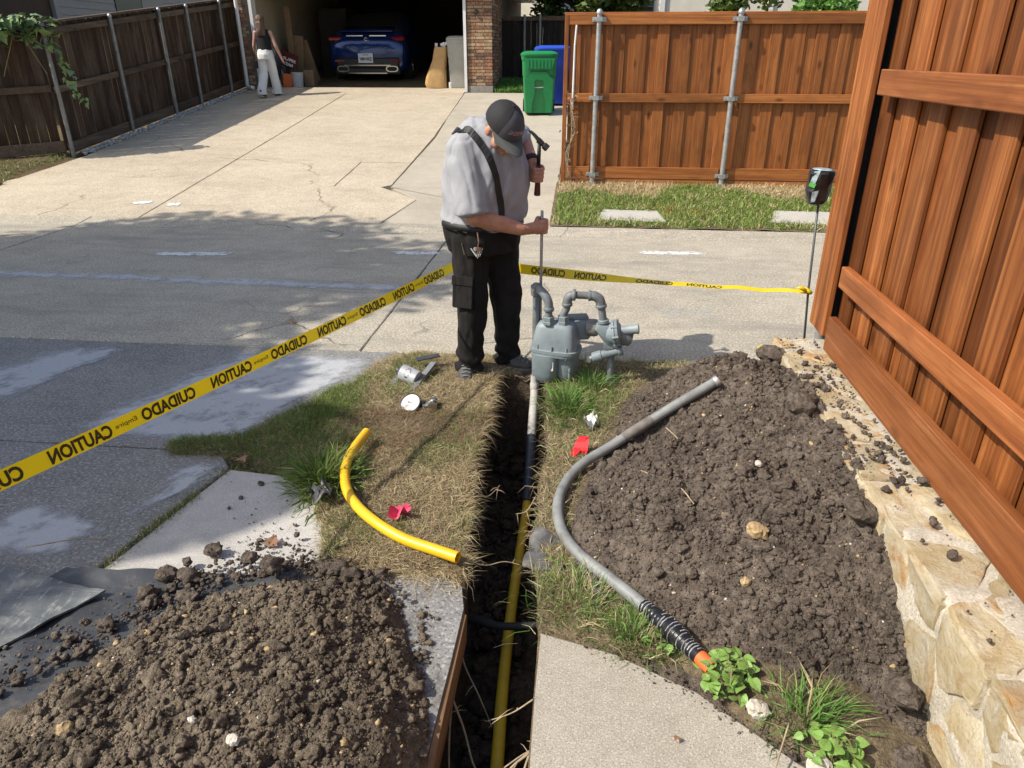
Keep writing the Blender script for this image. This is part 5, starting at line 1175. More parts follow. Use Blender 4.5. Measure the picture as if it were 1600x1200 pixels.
gbox('cardboard_box', 'cardboard', 'brown cardboard box on the garage floor left of the car', 'box', ((-6.78,18.2,FZ+.19),(.24,.3,.38),None,.01))
sgn = thing('yard_sign', 'dark red yard sign leaning against the garage wall', 'sign', (-7.2, 17.9, FZ))
mb = MB(); mb.box((-7.18,17.95,FZ+.60),(.42,.02,.34),(.2,.35,0)); mb.build('panel', 'hammer_grip', sgn)
lettering('lettering', 'HOME', .13, (-7.18,17.93,FZ+.62), (1,0,-.35), (.35,.05,1), 'white_paper', sgn, .004)
lettering('lettering', 'TEAM', .09, (-7.20,17.93,FZ+.50), (1,0,-.35), (.35,.05,1), 'white_paper', sgn, .003)
for s in (-.12,.12): mb = MB(); mb.tube([(-7.18+s,17.96,FZ+.5),(-7.16+s,17.94,FZ)],.008,6); mb.build('sign_leg', 'rebar', sgn)
mb = MB(); mb.lathe((-6.98,17.85,FZ),(0,0,1),[(0,.12),(.30,.145),(.31,.15),(.33,.15),(.335,.10)],20); tag(mb.build('bucket', 'bucket', None, 40), 'white bucket on the garage floor left of the car', 'bucket')
gbox('orange_case', 'orange_plug', 'orange case standing behind the white bucket', 'case', ((-7.2,17.8,FZ+.15),(.22,.2,.3),(0,.1,.2),.02))
bb = thing('folded_chair', 'folded dark green chair leaning inside the garage beside the sign', 'folding chair', (-7.4, 17.8, FZ))
mb = MB(); mb.box((-7.42,17.8,FZ+.40),(.05,.36,.75),(0,.28,0),.01); mb.build('chair_cloth', 'dark_green' if 'dark_green' in MATS else 'riser_blue', bb)
for yv in (17.63, 17.97): mb = MB(); mb.tube([(-7.30,yv,FZ),(-7.54,yv,FZ+.85)],.012,6); mb.build('chair_leg', 'galvanized', bb)
# car ------------------------------------------------------------------------
cr = thing('car', 'blue hatchback parked nose in inside the dark garage', 'car', (-5.5, 18.75, FZ))
CX, CY = -5.5, 18.75
st_ = [(0,.80,.74,.82,.30),(.05,.90,.82,.95,.26),(.14,.945,.92,1.06,.24),(.30,.96,.98,1.13,.22),(.55,.965,1.0,1.22,.22),(1.2,.965,1.0,1.46,.22),(2.1,.96,.98,1.58,.22),(2.9,.96,.96,1.48,.22),(3.55,.95,.95,1.10,.22),(4.3,.90,.86,.95,.25),(4.6,.80,.7,.78,.3)]
mb = MB(); rings = []
for y, w, zs, zr, zb in st_:
    h_ = [(0,zb),(w*.5,zb),(w*.9,zb+.02),(w,zb+.16),(w*1.0,.62),(w*.985,zs),(w*.86,zs+(zr-zs)*.35),(w*.70,zs+(zr-zs)*.85),(w*.5,zr*.995),(0,zr)]
    pts = [(x, z) for x, z in h_]+[(-x, z) for x, z in h_[-2:0:-1]]; rings.append([(CX+x, CY+y, FZ+z) for x, z in pts])
mb.loft(rings); body = mb.build('car_body', 'car_blue', cr, smooth=True, fixn=True)
sb = body.modifiers.new('s', 'SUBSURF'); sb.levels = sb.render_levels = 1
def cpart(name, mat, *bx, par=None, smooth=False):
    mb = MB()
    for b in bx: mb.box((CX+b[0][0], CY+b[0][1], FZ+b[0][2]), *b[1:])
    return mb.build(name, mat, par or cr, smooth)
mb = MB(); mb.add([(CX-.62,CY+.36,FZ+1.16),(CX+.62,CY+.36,FZ+1.16),(CX+.55,CY+1.1,FZ+1.43),(CX-.55,CY+1.1,FZ+1.43)], [(0,1,2,3)]); mb.build('rear_window', 'glass_dark', cr)
cpart('spoiler', 'car_blue', ((0,.13,1.085),(1.30,.16,.035),(.15,0,0),.012))
for s in (-1,1):
    cpart('tail_light', 'car_red', ((s*.70,.10,.93),(.46,.10,.075),(.2,0,s*-.22),.02)); cpart('reflector', 'car_red', ((s*.66,-.005,.50),(.26,.03,.035),(0,0,s*-.12)))
    mb = MB(); mb.loft([[(CX+s*.60+x, CY-.035+(.02 if k else 0), FZ+.345+z) for x, z, _ in sring(0,0,0,.15*q,.062*q,3,18)] for k, q in enumerate((1,1.0))]); ex = mb.build('exhaust_trim', 'chrome', cr)
    mb = MB(); mb.loft([[(CX+s*.60+x, CY-.038+(.01 if k else 0), FZ+.345+z) for x, z, _ in sring(0,0,0,.12,.042,3,18)] for k in range(2)]); mb.build('exhaust_opening', 'black_rubber', ex)
    for y in (.85, 3.75):
        mb = MB(); mb.lathe((CX+s*.95-(.12 if s > 0 else -.12)*1.0, CY+y, FZ+.34), (s,0,0), [(-.10,.30),(-.09,.34),(.10,.34),(.12,.31),(.12,.23)], 26); w = mb.build('wheel', 'black_rubber', cr, smooth=40)
        mb = MB(); mb.lathe((CX+s*.955, CY+y, FZ+.34), (s,0,0), [(0,.225),(.012,.225),(.016,.05)], 20); mb.build('rim', 'metal_bright', w, smooth=40)
cpart('bumper_lower', 'black_plastic', ((0,.02,.46),(1.55,.06,.22),None,.03), ((0,.04,.30),(1.6,.10,.14),None,.03))
cpart('chrome_strip', 'chrome', ((0,-.022,.415),(1.15,.02,.035),None,.008), ((0,-.02,.26),(.95,.02,.02)))
cpart('chrome_strip', 'chrome', ((-.28,.055,.985),(.40,.02,.018)), ((.28,.055,.985),(.40,.02,.018)))
pl = cpart('licence_plate', 'plate_white', ((-.03,-.03,.555),(.36,.012,.19),None,.004))
lettering('lettering', 'VMN·0KZ', .085, (CX-.03,CY-.038,FZ+.535), (1,0,0), (0,0,1), 'plate_ink', pl, .003, .30)
lettering('lettering', 'TEXAS', .04, (CX-.03,CY-.038,FZ+.62), (1,0,0), (0,0,1), 'plate_ink', pl, .001, .14)
mb = MB(); ec = Vector((CX,CY+.045,FZ+.90)); mb.tube([ec+Vector((.05*math.cos(a*.4189), -.01, .05*math.sin(a*.4189))) for a in range(16)], .007, 6)
for k in range(3): a = math.pi/2+k*2.0944; mb.tube([ec+Vector((0,-.012,0)), ec+Vector((.05*math.cos(a),-.012,.05*math.sin(a)))], [.008,.003], 6)
mb.build('emblem', 'chrome', cr)
cr.scale = (1.03, 1, 1.15)
# ---------------------------------------------------------------- people
from mathutils.bvhtree import BVHTree
def bvh_of(o):
    M = Matrix.Translation(loc_of(o)); me = o.data
    return BVHTree.FromPolygons([M @ v.co for v in me.vertices], [tuple(p.vertices) for p in me.polygons])
def ribbon_on(bvh, pts, w, mat, name, parent, lift=.004, n=6, th=.003):
    L = bez(pts, n); Vs = []; up = []
    for p in L:
        q, nn, _, _ = bvh.find_nearest(p); Vs.append(q+nn*lift); up.append(nn)
    for _ in range(2): Vs = [Vs[0]]+[(Vs[i-1]+Vs[i]*2+Vs[i+1])/4 for i in range(1, len(Vs)-1)]+[Vs[-1]]
    mb = MB(); R_ = []
    for i, p in enumerate(Vs):
        t = (Vs[min(i+1, len(Vs)-1)]-Vs[max(i-1, 0)]).normalized(); s = up[i].cross(t).normalized()
        R_.append([p-s*w/2, p+s*w/2, p+s*w/2+up[i]*th, p-s*w/2+up[i]*th])
    mb.loft(R_); return mb.build(name, mat, parent, fixn=True)
man = thing('person', 'man in grey shirt and black cap bending over the meter with a hammer', 'person', (-.57, 4.02, 0))
f2, r2 = Vector((.83,-.55,0)).normalized(), Vector((-.55,-.83,0)).normalized()
frot = math.atan2(f2.y, f2.x)
def tors(z, cx, cy, a, b, p=2.3): return sring(cx, cy, z, a, b, p, 26, frot)
HEAD = Vector((-.447,3.845,1.452)); fh = Vector((.50,-.56,-.66)).normalized(); uh = (Vector((.06,0,1))-fh*Vector((.06,0,1)).dot(fh)).normalized(); rh = fh.cross(uh)
HM = Matrix((rh, fh, uh)).transposed()
def hp(r, f, u): return HEAD+rh*r+fh*f+uh*u
b = MB()
b.ell(HEAD+uh*.015, (.074,.092,.100), HM); b.ell(hp(0,.028,-.055), (.058,.066,.065), HM)
b.cap(hp(0,.085,-.005), hp(0,.112,-.034), .011, .017); b.ell(hp(0,.084,-.075), (.026,.02,.012), HM)
for s in (-1,1): b.ell(hp(s*.077,-.008,-.018), (.010,.022,.034), HM); b.ell(hp(s*.034,.078,.026), (.02,.014,.009), HM); b.ell(hp(s*.05,.055,-.035), (.022,.03,.03), HM)
NK = Vector((-.545,3.945,1.40)); b.cap(NK, HEAD-uh*.05-fh*.02, .075, .066)
b.loft([tors(.9,-.575,4.03,.17,.18), tors(1.2,-.555,4.0,.2,.2), tors(1.4,-.56,3.97,.15,.18)])
SR, ER, WR = Vector((-.65,3.84,1.345)), Vector((-.590,3.775,1.02)), Vector((-.335,3.845,.935))
b.cap(SR, ER, .07, .056); b.cap(ER, ER.lerp(WR,.45), .056, .05); b.cap(ER.lerp(WR,.4), WR, .051, .033)
SL, EL, WL = Vector((-.45,4.14,1.37)), Vector((-.385,4.27,1.375)), Vector((-.305,4.085,1.255))
b.cap(SL, EL, .066, .052); b.cap(EL, WL, .052, .034)
def fist(mb, wrist, grip, axis, side):
    """hand closed round a bar through grip along axis; side: unit vector from bar towards the back of the hand"""
    a = Vector(axis).normalized(); g = Vector(grip); w = Vector(wrist); t = (g-w); t = (t-a*t.dot(a)).normalized(); s = a.cross(t).normalized()
    if s.dot(Vector(side)) < 0: s = -s
    palm = g-t*.030+s*.014
    mb.cap(w, palm-t*.02, .030, .034); mb.box(palm-t*.006, (.062,.03,.078), Matrix((t, s, a)).transposed(), .012)
    for k, L in enumerate((.95,1.06,1.0,.82)):
        o = a*(.030-.0205*k); kn = g-t*.004+s*.028+o
        P = [kn-t*.02, kn+t*.014*L, g+t*.0265*L+s*.012+o, g+t*.0250*L-s*.013+o, g+t*.002-s*.0235+o, g-t*.014-s*.020+o]
        for p, q, r0, r1 in zip(P[:-1], P[1:], (.0115,.011,.0105,.0100,.0095), (.011,.0105,.0100,.0095,.0088)): mb.cap(p, q, r0, r1, 8)
    T = [palm+a*.030-t*.018-s*.008, g+a*.043-t*.016-s*.019, g+a*.040+t*.006-s*.024, g+a*.030+t*.020-s*.021]
    for p, q, r0, r1 in zip(T[:-1], T[1:], (.0155,.0125,.011), (.0125,.011,.0095)): mb.cap(p, q, r0, r1, 8)
GR, GL = Vector((-.237,3.955,.935)), Vector((-.268,4.035,1.20))
HAX = Vector((.03,0,1)).normalized()
fist(b, WR, GR, (0,0,1), (-.3,-1,0)); fist(b, WL, GL, HAX, (.3,-1,0))
for s, hip, kn, an in ((1,(-.655,3.965,.88),(-.645,3.93,.48),(-.69,3.955,.10)), (-1,(-.495,4.085,.88),(-.46,4.10,.48),(-.455,4.12,.10))):
    b.cap(hip, kn, .09, .06); b.cap(kn, an, .06, .045)
body = remesh(b, 'body', 'skin', man, .005, 2, .45)
# eyes
for s in (-1,1):
    mb = MB(); mb.ell(hp(s*.033,.079,.012), (.011,.011,.011), None, 10, 6); e = mb.build('eye', 'white_paint', body, True)
    mb = MB(); mb.ell(hp(s*.033,.0875,.010), (.005,.005,.005), None, 8, 6); mb.build('iris', 'plate_ink', body, True)
mb = MB()
for s in (-1,1): mb.ell(hp(s*.070,-.02,.02), (.012,.045,.05), HM)
mb.ell(hp(0,-.07,-.02), (.06,.03,.06), HM); remesh(mb, 'hair', 'hair_grey', man, .008, 3)
# shirt
b = MB()
b.loft([tors(.915,-.585,4.035,.205,.215), tors(.96,-.575,4.03,.235,.232), tors(1.05,-.562,4.02,.240,.228), tors(1.14,-.56,4.01,.242,.230), tors(1.25,-.562,4.0,.230,.232), tors(1.34,-.555,3.98,.195,.212), tors(1.42,-.55,3.965,.155,.18), tors(1.475,-.545,3.955,.112,.13), tors(1.505,-.54,3.95,.08,.088)])
b.lathe(SR+Vector((0,.01,.03)), ER-SR+Vector((-.01,0,0)), [(-.06,.03),(-.03,.075),(.0,.092),(.1,.099),(.2,.100),(.30,.103),(.36,.107),(.364,.09)], 22)
b.cap(SL, SL.lerp(EL,.8), .088, .078)
def wr_shirt(P):
    x, y, z = P[:, 0], P[:, 1], P[:, 2]; d = fbm(x*7+z*3, y*7-z*2, z*3.2, 3, .5)*.010
    d -= .006*(1-np.clip(np.abs(vnoise(x*9+z*2.5, y*9, z*3.4))*3.2, 0, 1))*ss(.93, 1.0, z)+.004*(1-np.clip(np.abs(vnoise(x*15-z*6+9, y*15, z*5+4))*3, 0, 1))
    d += .007*np.sin((z*26+x*17-y*9)+2.2*fbm(x*6, y*6, z*6, 2))*ss(.12, .0, np.abs(z-1.0))
    d += .007*np.sin((x*52+y*34)+3*fbm(x*5, y*5, z*5, 2))*ss(1.0, 1.2, z)*ss(-.62, -.45, x); return d
shirt = remesh(b, 'shirt', 'shirt_grey', man, .0075, 3, .5, wr_shirt)
bv = bvh_of(shirt)
mb = MB(); mb.lathe(ER+Vector((-.012,.0,.012)), (ER-SR), [(0,.1005),(.006,.1015),(.010,.1005)], 20); 
ribbon_on(bv, [(-.70,4.12,1.30),(-.735,4.0,1.42),(-.70,3.87,1.45),(-.64,3.80,1.475),(-.575,3.755,1.44),(-.505,3.75,1.34),(-.455,3.76,1.2),(-.43,3.78,1.05),(-.44,3.80,.96)], .038, 'strap_black', 'suspender', man, .004)
0 and ribbon_on(bv, [(-.76,4.1,1.1),(-.70,4.1,1.38),(-.56,4.08,1.5),(-.42,4.02,1.4),(-.33,3.96,1.2),(-.33,3.94,1.0)], .038, 'strap_black', 'suspender', man, .004)
# trousers
b = MB()
b.loft([tors(.78,-.575,4.03,.19,.21), tors(.86,-.578,4.03,.205,.222), tors(.925,-.58,4.032,.207,.222), tors(.955,-.58,4.032,.204,.218)])
for hip, kn, an, r in (((-.645,3.955,.82),(-.630,3.925,.46),(-.665,3.945,.10),(.118,.094,.080)), ((-.495,4.09,.82),(-.452,4.10,.46),(-.447,4.12,.09),(.122,.096,.074))):
    b.cap(hip, kn, r[0], r[1]); b.cap(kn, an, r[1], r[2])
    h = Vector(an); b.lathe(h+Vector((0,0,.10)), (0,0,-1), [(0,r[2]*.9),(.05,r[2]*1.12),(.09,r[2]*1.0),(.125,r[2]*1.14),(.145,r[2]*1.05)], 16)
def wr_tr(P):
    x, y, z = P[:, 0], P[:, 1], P[:, 2]; d = fbm(x*6, y*6, z*4, 4, .55)*.008-.009*(1-np.clip(np.abs(vnoise(x*10+3, y*10, z*6+x*4))*3, 0, 1))
    d += .010*np.sin(z*70+3*fbm(x*9, y*9, z*5, 2)+x*14)*ss(.28, .08, z)+.007*np.sin(z*38+x*30+2.5*fbm(x*7, y*7, z*5, 2))*ss(.14, 0, np.abs(z-.5)); return d
tr = remesh(b, 'trousers', 'trouser_black', man, .0085, 4, .5, wr_tr); bt_ = bvh_of(tr)
mb = MB(); mb.loft([tors(z,-.58,4.032,a,a2) for z, a, a2 in ((.925,.213,.228),(.925,.219,.234),(.962,.217,.232),(.962,.210,.225))]); mb.build('belt', 'strap_black', man, True)
q, nn, _, _ = bt_.find_nearest(Vector((-.705,3.74,.58))); tt = Vector((0,0,1)); tt = (tt-nn*tt.dot(nn)).normalized(); sd_ = nn.cross(tt); Mx = Matrix((sd_, tt, nn)).transposed()
mb = MB(); mb.box(q+nn*.001, (.13,.18,.016), Mx, .008); pk_ = mb.build('cargo_pocket', 'trouser_black', man, smooth=30)
mb = MB(); mb.box(q+nn*.010+tt*.07, (.134,.055,.008), Mx, .004); mb.build('pocket_flap', 'trouser_black', pk_)
kq, kn_, _, _ = bt_.find_nearest(Vector((-.575,3.78,.93)))
mb = MB(); k0 = kq+kn_*.03; mb.box(k0+Vector((0,0,.015)), (.05,.02,.02), None, .004); mb.build('key_clip', 'strap_black', man)
mb = MB(); mb.tube([k0, k0+Vector((.006,-.004,-.05)), k0+Vector((0,0,-.085))], .004, 6); mb.build('key_chain', 'metal_bright', man)
for k in range(5):
    mb = MB(); mb.box(k0+Vector((-.02+.010*k, -.012+.006*(k % 3), -.108-.006*(k % 2))), (.008,.004,.055), (.2*k-.3, .35*k-.7, .5*k), .001); mb.lathe(k0+Vector((-.012+.006*k, -.012, -.088)), (.2*k,-1,.2), [(0,.010),(.003,.010)], 10); mb.build('key', 'metal_bright', man)
pq, pn, _, _ = bt_.find_nearest(Vector((-.69,3.80,.82))); mb = MB(); mb.tube([pq+pn*.006+Vector((-.008,0,.03)), pq+pn*.008+Vector((.006,0,-.035))], .0035, 6); mb.build('pocket_clip', 'metal_bright', man)
# shoes
def shoe(an, toe, name='shoe'):
    a, t = Vector(an), Vector(toe); d = (t-a).normalized(); s = Vector((d.y,-d.x,0)); a.z = t.z = 0
    def ringz(z, k, w=1.): return [a+d*x+s*y+Vector((0,0,z)) for x, y in k(w)]
    L = (t-a).length
    def outline(w, back=.075):
        P = []
        for i in range(26):
            th = 2*math.pi*i/26; x = math.cos(th); y = math.sin(th); xx = (L+back)/2*x+(L-back)/2
            wd = .052*w*(1+.10*math.sin((xx+back)/(L+back)*math.pi*1.3-.9))*(1-.18*max(0, -x)); P.append((xx*w+(1-w)*.03, math.copysign(abs(y)**.8, y)*wd))
        return P
    mb = MB(); mb.loft([ringz(.0, outline, 1.0), ringz(.028, outline, 1.03), ringz(.030, outline, .97)]); so = mb.build('sole', 'shoe_sole', man, smooth=35, fixn=True)
    mb = MB(); up = []
    for z, w, f in ((.026,.96,0),(.05,.93,0),(.068,.82,.02),(.085,.62,.05),(.11,.46,.07),(.135,.42,.072)):
        up.append([Vector((p.x,p.y,z))-d*f*(.55) for p in ringz(z, outline, w)])
    mb.loft(up); o = mb.build(name, 'shoe', man, smooth=True, fixn=True)
    mb = MB()
    for k in range(4):
        c = a+d*(L*.42+.026*k)+Vector((0,0,.098-.012*k)); mb.tube([c-s*.026, c+Vector((0,0,.006)), c+s*.026], .0035, 5)
    mb.build('laces', 'stake_grey', o)
shoe((-.685,3.955,0), (-.662,3.78,0)); shoe((-.465,4.125,0), (-.275,4.045,0))
# cap
cb = HEAD+uh*.040
def cp(th, ph, k=1.): k *= 1.11; return cb+rh*(.087*math.cos(ph)*math.sin(th)*k)+fh*(.106*math.cos(th)*math.cos(ph)*k-.004)+uh*(.098*math.sin(ph)*k)
mb = MB(); V = []; nt, npH = 36, 9
for j in range(npH+1):
    ph = -.12+(math.pi/2+.10)*j/npH
    for i in range(nt): th = 2*math.pi*i/nt; seam = 1-.012*(abs(math.sin(th*3)) < .12); V.append(cp(th, ph, seam))
F = [(j*nt+i, j*nt+(i+1) % nt, (j+1)*nt+(i+1) % nt, (j+1)*nt+i) for j in range(npH) for i in range(nt)]
mb.add(V, F); cap_o = mb.build('cap', 'cap_cloth', man, smooth=True, fixn=True)
mb = MB(); V = []
for j in range(8):
    ph = -.10+1.42*j/7
    for i in range(11): th = (-1+2*i/10)*.92*(1-.55*(j/7)**2); V.append(cp(th, ph, 1.018))
mb.add(V, [(j*11+i, j*11+i+1, (j+1)*11+i+1, (j+1)*11+i) for j in range(7) for i in range(10)]); fp_ = mb.build('front_panel', 'cap_panel', cap_o, smooth=True)
def cap_pt(v): return cp(v.x/.098, .34+v.y/.10, 1.032)
lettering('lettering', 'IMPERIAL', .026, (0,0,0), (1,0,0), (0,1,0), 'cap_print', cap_o, .0008, fn=cap_pt)
mb = MB(); T = []; Bm = []
for j in range(8):
    t = j/7
    for i in range(15):
        s = -1+2*i/14; base = cp(s*1.25, -.12, 1.0); out = cb+rh*(s*.092*(1-.08*t))+fh*(.111*math.cos(s*1.25)+.085*math.cos(s*1.2)**.6)+uh*(-.030-.020*s*s)
        p = base.lerp(out, t)+uh*(.006*math.sin(t*3)); T.append(p+uh*.0015); Bm.append(p-uh*.0015)
n = len(T); fs = [(j*15+i, j*15+i+1, (j+1)*15+i+1, (j+1)*15+i) for j in range(7) for i in range(14)]
mb.add(T+Bm, fs+[tuple(reversed([k+n for k in f])) for f in fs]); mb.build('brim', 'cap_brim', cap_o, smooth=True)
mb = MB(); mb.ell(cp(0, 1.57), (.007,.007,.005), HM, 8, 5); mb.build('cap_button', 'cap_cloth', cap_o, True)
mb = MB(); wd = (WL-EL).normalized(); mb.lathe(WL-wd*.035, wd, [(0,.040),(.003,.043),(.03,.041),(.033,.037)], 16); mb.build('watch_strap', 'strap_black', man, True)
# hammer and rod in his hands
hm = thing('hammer', 'ball head hammer with a red grip held up in his left hand', 'hammer', (-.268, 4.035, 1.2))
mb = MB(); mb.tube([GL-HAX*.115, GL-HAX*.11, GL-HAX*.05, GL+HAX*.04, GL+HAX*.05], [.014,.019,.0155,.0145,.012], 12); mb.build('grip', 'hammer_grip', hm, smooth=40)
mb = MB(); mb.tube([GL+HAX*.045, GL+HAX*.17], [.0115,.0095], 10); mb.build('shaft', 'strap_black', hm, True)
hc = GL+HAX*.175; hx = Vector((.72,0,-.62)).normalized()
mb = MB(); mb.tube([hc-hx*.012, hc+hx*.018, hc+hx*.028, hc+hx*.032, hc+hx*.056, hc+hx*.060], [.016,.015,.012,.0185,.0195,.016], 14); mb.loft([[hc+hx*x+Vector((0,y*w,0))+HAX*(z*h+dz) for y, z in ((-1,-1),(1,-1),(1,1),(-1,1))] for x, w, h, dz in ((.0,.014,.016,0),(-.03,.014,.012,.006),(-.055,.015,.008,.008),(-.078,.014,.003,.004))]); mb.build('hammer_head', 'metal_dark', hm, smooth=35, fixn=True)
mb = MB(); mb.tube([(-.2345,3.958,-.02),(-.237,3.955,.50),(-.237,3.955,1.015),(-.237,3.955,1.02)], [.0085,.0085,.0085,.0065], 12); tag(mb.build('probe_rod', 'steel_rod', None, 40), 'upright steel rod gripped in his right hand behind the meter', 'rod')
# ---------------------------------------------------------------- woman walking into the garage
wz = G(16.3); wm = thing('person', 'woman in black sleeveless top and white trousers walking into the garage', 'person', (-7.02, 16.3, wz))
def wp(x, y, z): return Vector((-7.03+x, 16.3+y, wz+z))
def wring(x, y, z, a, b_): return [tuple(wp(x+p[0], y+p[1], z)) for p in sring(0,0,0,a,b_,2.2,18)]
b = MB(); b.ell(wp(-.02,.0,1.47), (.075,.09,.11)); b.cap(wp(-.01,0,1.30), wp(-.02,0,1.42), .05, .048)
b.loft([wring(0,0,.85,.13,.10), wring(0,0,1.1,.12,.10), wring(0,0,1.28,.15,.09), wring(0,0,1.33,.08,.06)])
for S_, E_, W_, sg in (((-.165,0,1.27),(-.225,-.02,1.0),(-.235,.05,.78),-1), ((.165,0,1.27),(.27,-.03,1.0),(.345,.02,.77),1)):
    S_, E_, W_ = wp(*S_), wp(*E_), wp(*W_); b.cap(S_, E_, .045, .037); b.cap(E_, W_, .037, .024); d = (W_-E_).normalized(); b.cap(W_, W_+d*.05, .028, .026)
    for k in range(4): b.cap(W_+d*.05+Vector((0,(k-1.5)*.018,0)), W_+d*.11+Vector((-sg*.012,(k-1.5)*.016,-.005)), .009, .007, 6)
    b.cap(W_+d*.015+Vector((0,.03,0)), W_+d*.06+Vector((0,.045,0)), .011, .008, 6)
for s, (kx, ky, ax_, ay_) in ((-1,(-.10,.0,-.09,-.22)), (1,(.09,.10,.10,.16))):
    b.cap(wp(s*.085,0,.82), wp(kx,ky,.45), .075, .05); b.cap(wp(kx,ky,.45), wp(ax_,ay_,.07), .05, .035)
wbody = remesh(b, 'body', 'skin_fair', wm, .009, 3)
b = MB(); b.loft([wring(0,0,.92,.155,.125), wring(0,0,1.02,.145,.12), wring(0,0,1.15,.152,.12), wring(0,0,1.27,.160,.105), wring(0,0,1.32,.11,.08), wring(0,0,1.335,.09,.065)]); remesh(b, 'top', 'vest_black', wm, .012, 3)
b = MB(); b.loft([wring(0,0,.74,.175,.145), wring(0,0,.84,.178,.15), wring(0,0,.93,.152,.125), wring(0,0,.955,.148,.122)])
for s, (kx, ky, ax_, ay_) in ((-1,(-.10,.0,-.095,-.20)), (1,(.09,.10,.105,.14))):
    b.cap(wp(s*.088,0,.76), wp(kx,ky,.45), .105, .09); b.cap(wp(kx,ky,.45), wp(ax_,ay_,.14), .09, .098); b.lathe(wp(ax_,ay_,.16), (0,0,-1), [(0,.09),(.06,.105),(.115,.110),(.12,.1)], 14)
remesh(b, 'trousers', 'trousers_white', wm, .012, 3, .5, lambda P: .010*fbm(P[:, 0]*8, P[:, 1]*8, P[:, 2]*3.5, 3))
b = MB(); b.ell(wp(-.02,-.015,1.50), (.098,.11,.115)); b.cap(wp(-.02,-.06,1.44), wp(-.03,-.085,1.25), .085, .075); b.cap(wp(-.07,-.05,1.40), wp(-.09,-.07,1.24), .05, .04); b.cap(wp(.04,-.05,1.40), wp(.05,-.075,1.22), .05, .04)
remesh(b, 'hair', 'hair_brown', wm, .010, 2, .5, lambda P: .012*fbm(P[:, 0]*22, P[:, 1]*22, P[:, 2]*9, 3))
for x, y, lf_ in ((-.095,-.22,.09), (.105,.15,.0)):
    mb = MB(); mb.loft([[tuple(wp(x+p[0], y+p[1]+.04, z+lf_*(.6-(p[1])*5))) for p in sring(0,0,0,.045*k,.12*k,2.4,14)] for z, k in ((.0,1),(.025,1.03),(.06,.8),(.085,.5))]); mb.build('shoe', 'brown_board', wm, True)
bg_ = thing('handbag', 'small brown bag hanging at the woman\'s left side', 'bag', wp(-.2,-.03,.62))
mb = MB(); mb.box(wp(-.215,-.02,.64), (.05,.2,.15), None, .015); mb.build('bag_body', 'bark', bg_)
mb = MB(); mb.tube(bez([wp(-.215,-.1,.7), wp(-.20,-.06,1.0), wp(-.16,0,1.34), wp(-.19,.06,1.0), wp(-.215,.07,.7)], 5), .008, 6); mb.build('strap', 'bark', bg_)
# ---------------------------------------------------------------- vegetation
DRY = np.array([(.48,.40,.23),(.40,.32,.18),(.58,.50,.32),(.31,.235,.13),(.44,.34,.20)]); GREEN = np.array([(.12,.19,.035),(.17,.25,.06),(.09,.15,.03),(.21,.28,.08)]); LUSH = np.array([(.10,.22,.035),(.15,.29,.06),(.19,.33,.09),(.07,.16,.03)])
def blades(name, P, L, W, az, tilt, col, parent=None, label=None, bend=.5, seed=0):
    """each blade: a bent strip of three triangles"""
    g = np.random.default_rng(seed); n = len(P)
    h = np.stack([np.cos(az), np.sin(az)], 1); s = np.stack([-h[:, 1], h[:, 0]], 1)
    mid = np.concatenate([P[:, :2]+h*(L*.5*np.sin(tilt))[:, None], (P[:, 2]+L*.5*np.cos(tilt))[:, None]], 1)
    t2 = tilt+bend*g.uniform(.3, 1.4, n); tip = np.concatenate([mid[:, :2]+h*(L*.5*np.sin(t2))[:, None]+s*(L*g.normal(0, .12, n))[:, None], (mid[:, 2]+L*.5*np.cos(t2))[:, None]], 1)
    sw = np.concatenate([s*(W/2)[:, None], np.zeros((n, 1))], 1); sw[:, 2] = g.normal(0, .35, n)*W
    V = np.stack([P-sw, P+sw, mid-sw*.8, mid+sw*.8, tip], 1).reshape(-1, 3); i = np.arange(n)[:, None]*5
    F = np.stack([i+np.array([[0,1,3]]), i+np.array([[0,3,2]]), i+np.array([[2,3,4]])], 1).reshape(-1, 3)
    o = link(name, np_mesh(name, V, F, np.repeat(col*g.uniform(.75, 1.2, (n, 1)), 5, 0)), 'grass', parent)
    stuff(o)
    if label: o['label'] = label
    return o
def pick(pal, n, g): return pal[g.integers(0, len(pal), n)]
gv = np.random.default_rng(21)
# verge left of the trench: dry thatch, greener under the shade
n = 150000; x = gv.uniform(-2.1, -.36, n); y = gv.uniform(2.0, 4.28, n); sd_ = sdpoly(x, y, VERGE_L); ok = (sd_+.035*fbm(x*6, y*6, 0, 3) > -.01) & ((x < xl(y)-.003) | (y > 3.96))
bare = fbm(x*2.2+5, y*2.2, 3, 3); ok &= gv.random(n) < np.clip(1.05+1.1*bare, .12, 1.)
x, y, bare = x[ok], y[ok], bare[ok]; n = len(x); z = verge_z(x, y)-.004; gp = ss(-1.0, -1.5, x+.22*fbm(x*3, y*3, 6, 3))*.6*ss(4.2, 3.6, y)+.22*ss(.0, .6, fbm(x*3, y*3, 9, 3)); isg = gv.random(n) < gp
col = np.where(isg[:, None], pick(GREEN, n, gv), pick(DRY, n, gv)); orange = (np.hypot(x+1.06, y-2.95) < .13) & (gv.random(n) < .18) & ~isg; col[orange] = (.62,.22,.07)
rd_ = (~isg) & (bare < -.2); col[rd_] = col[rd_]*np.array((.62,.52,.5))
edge = ss(.10, .0, xl(y)-x)*(y < 3.95); az = np.where(gv.random(n) < edge*.6, gv.normal(0, 1.0, n), gv.uniform(0, 6.283, n))
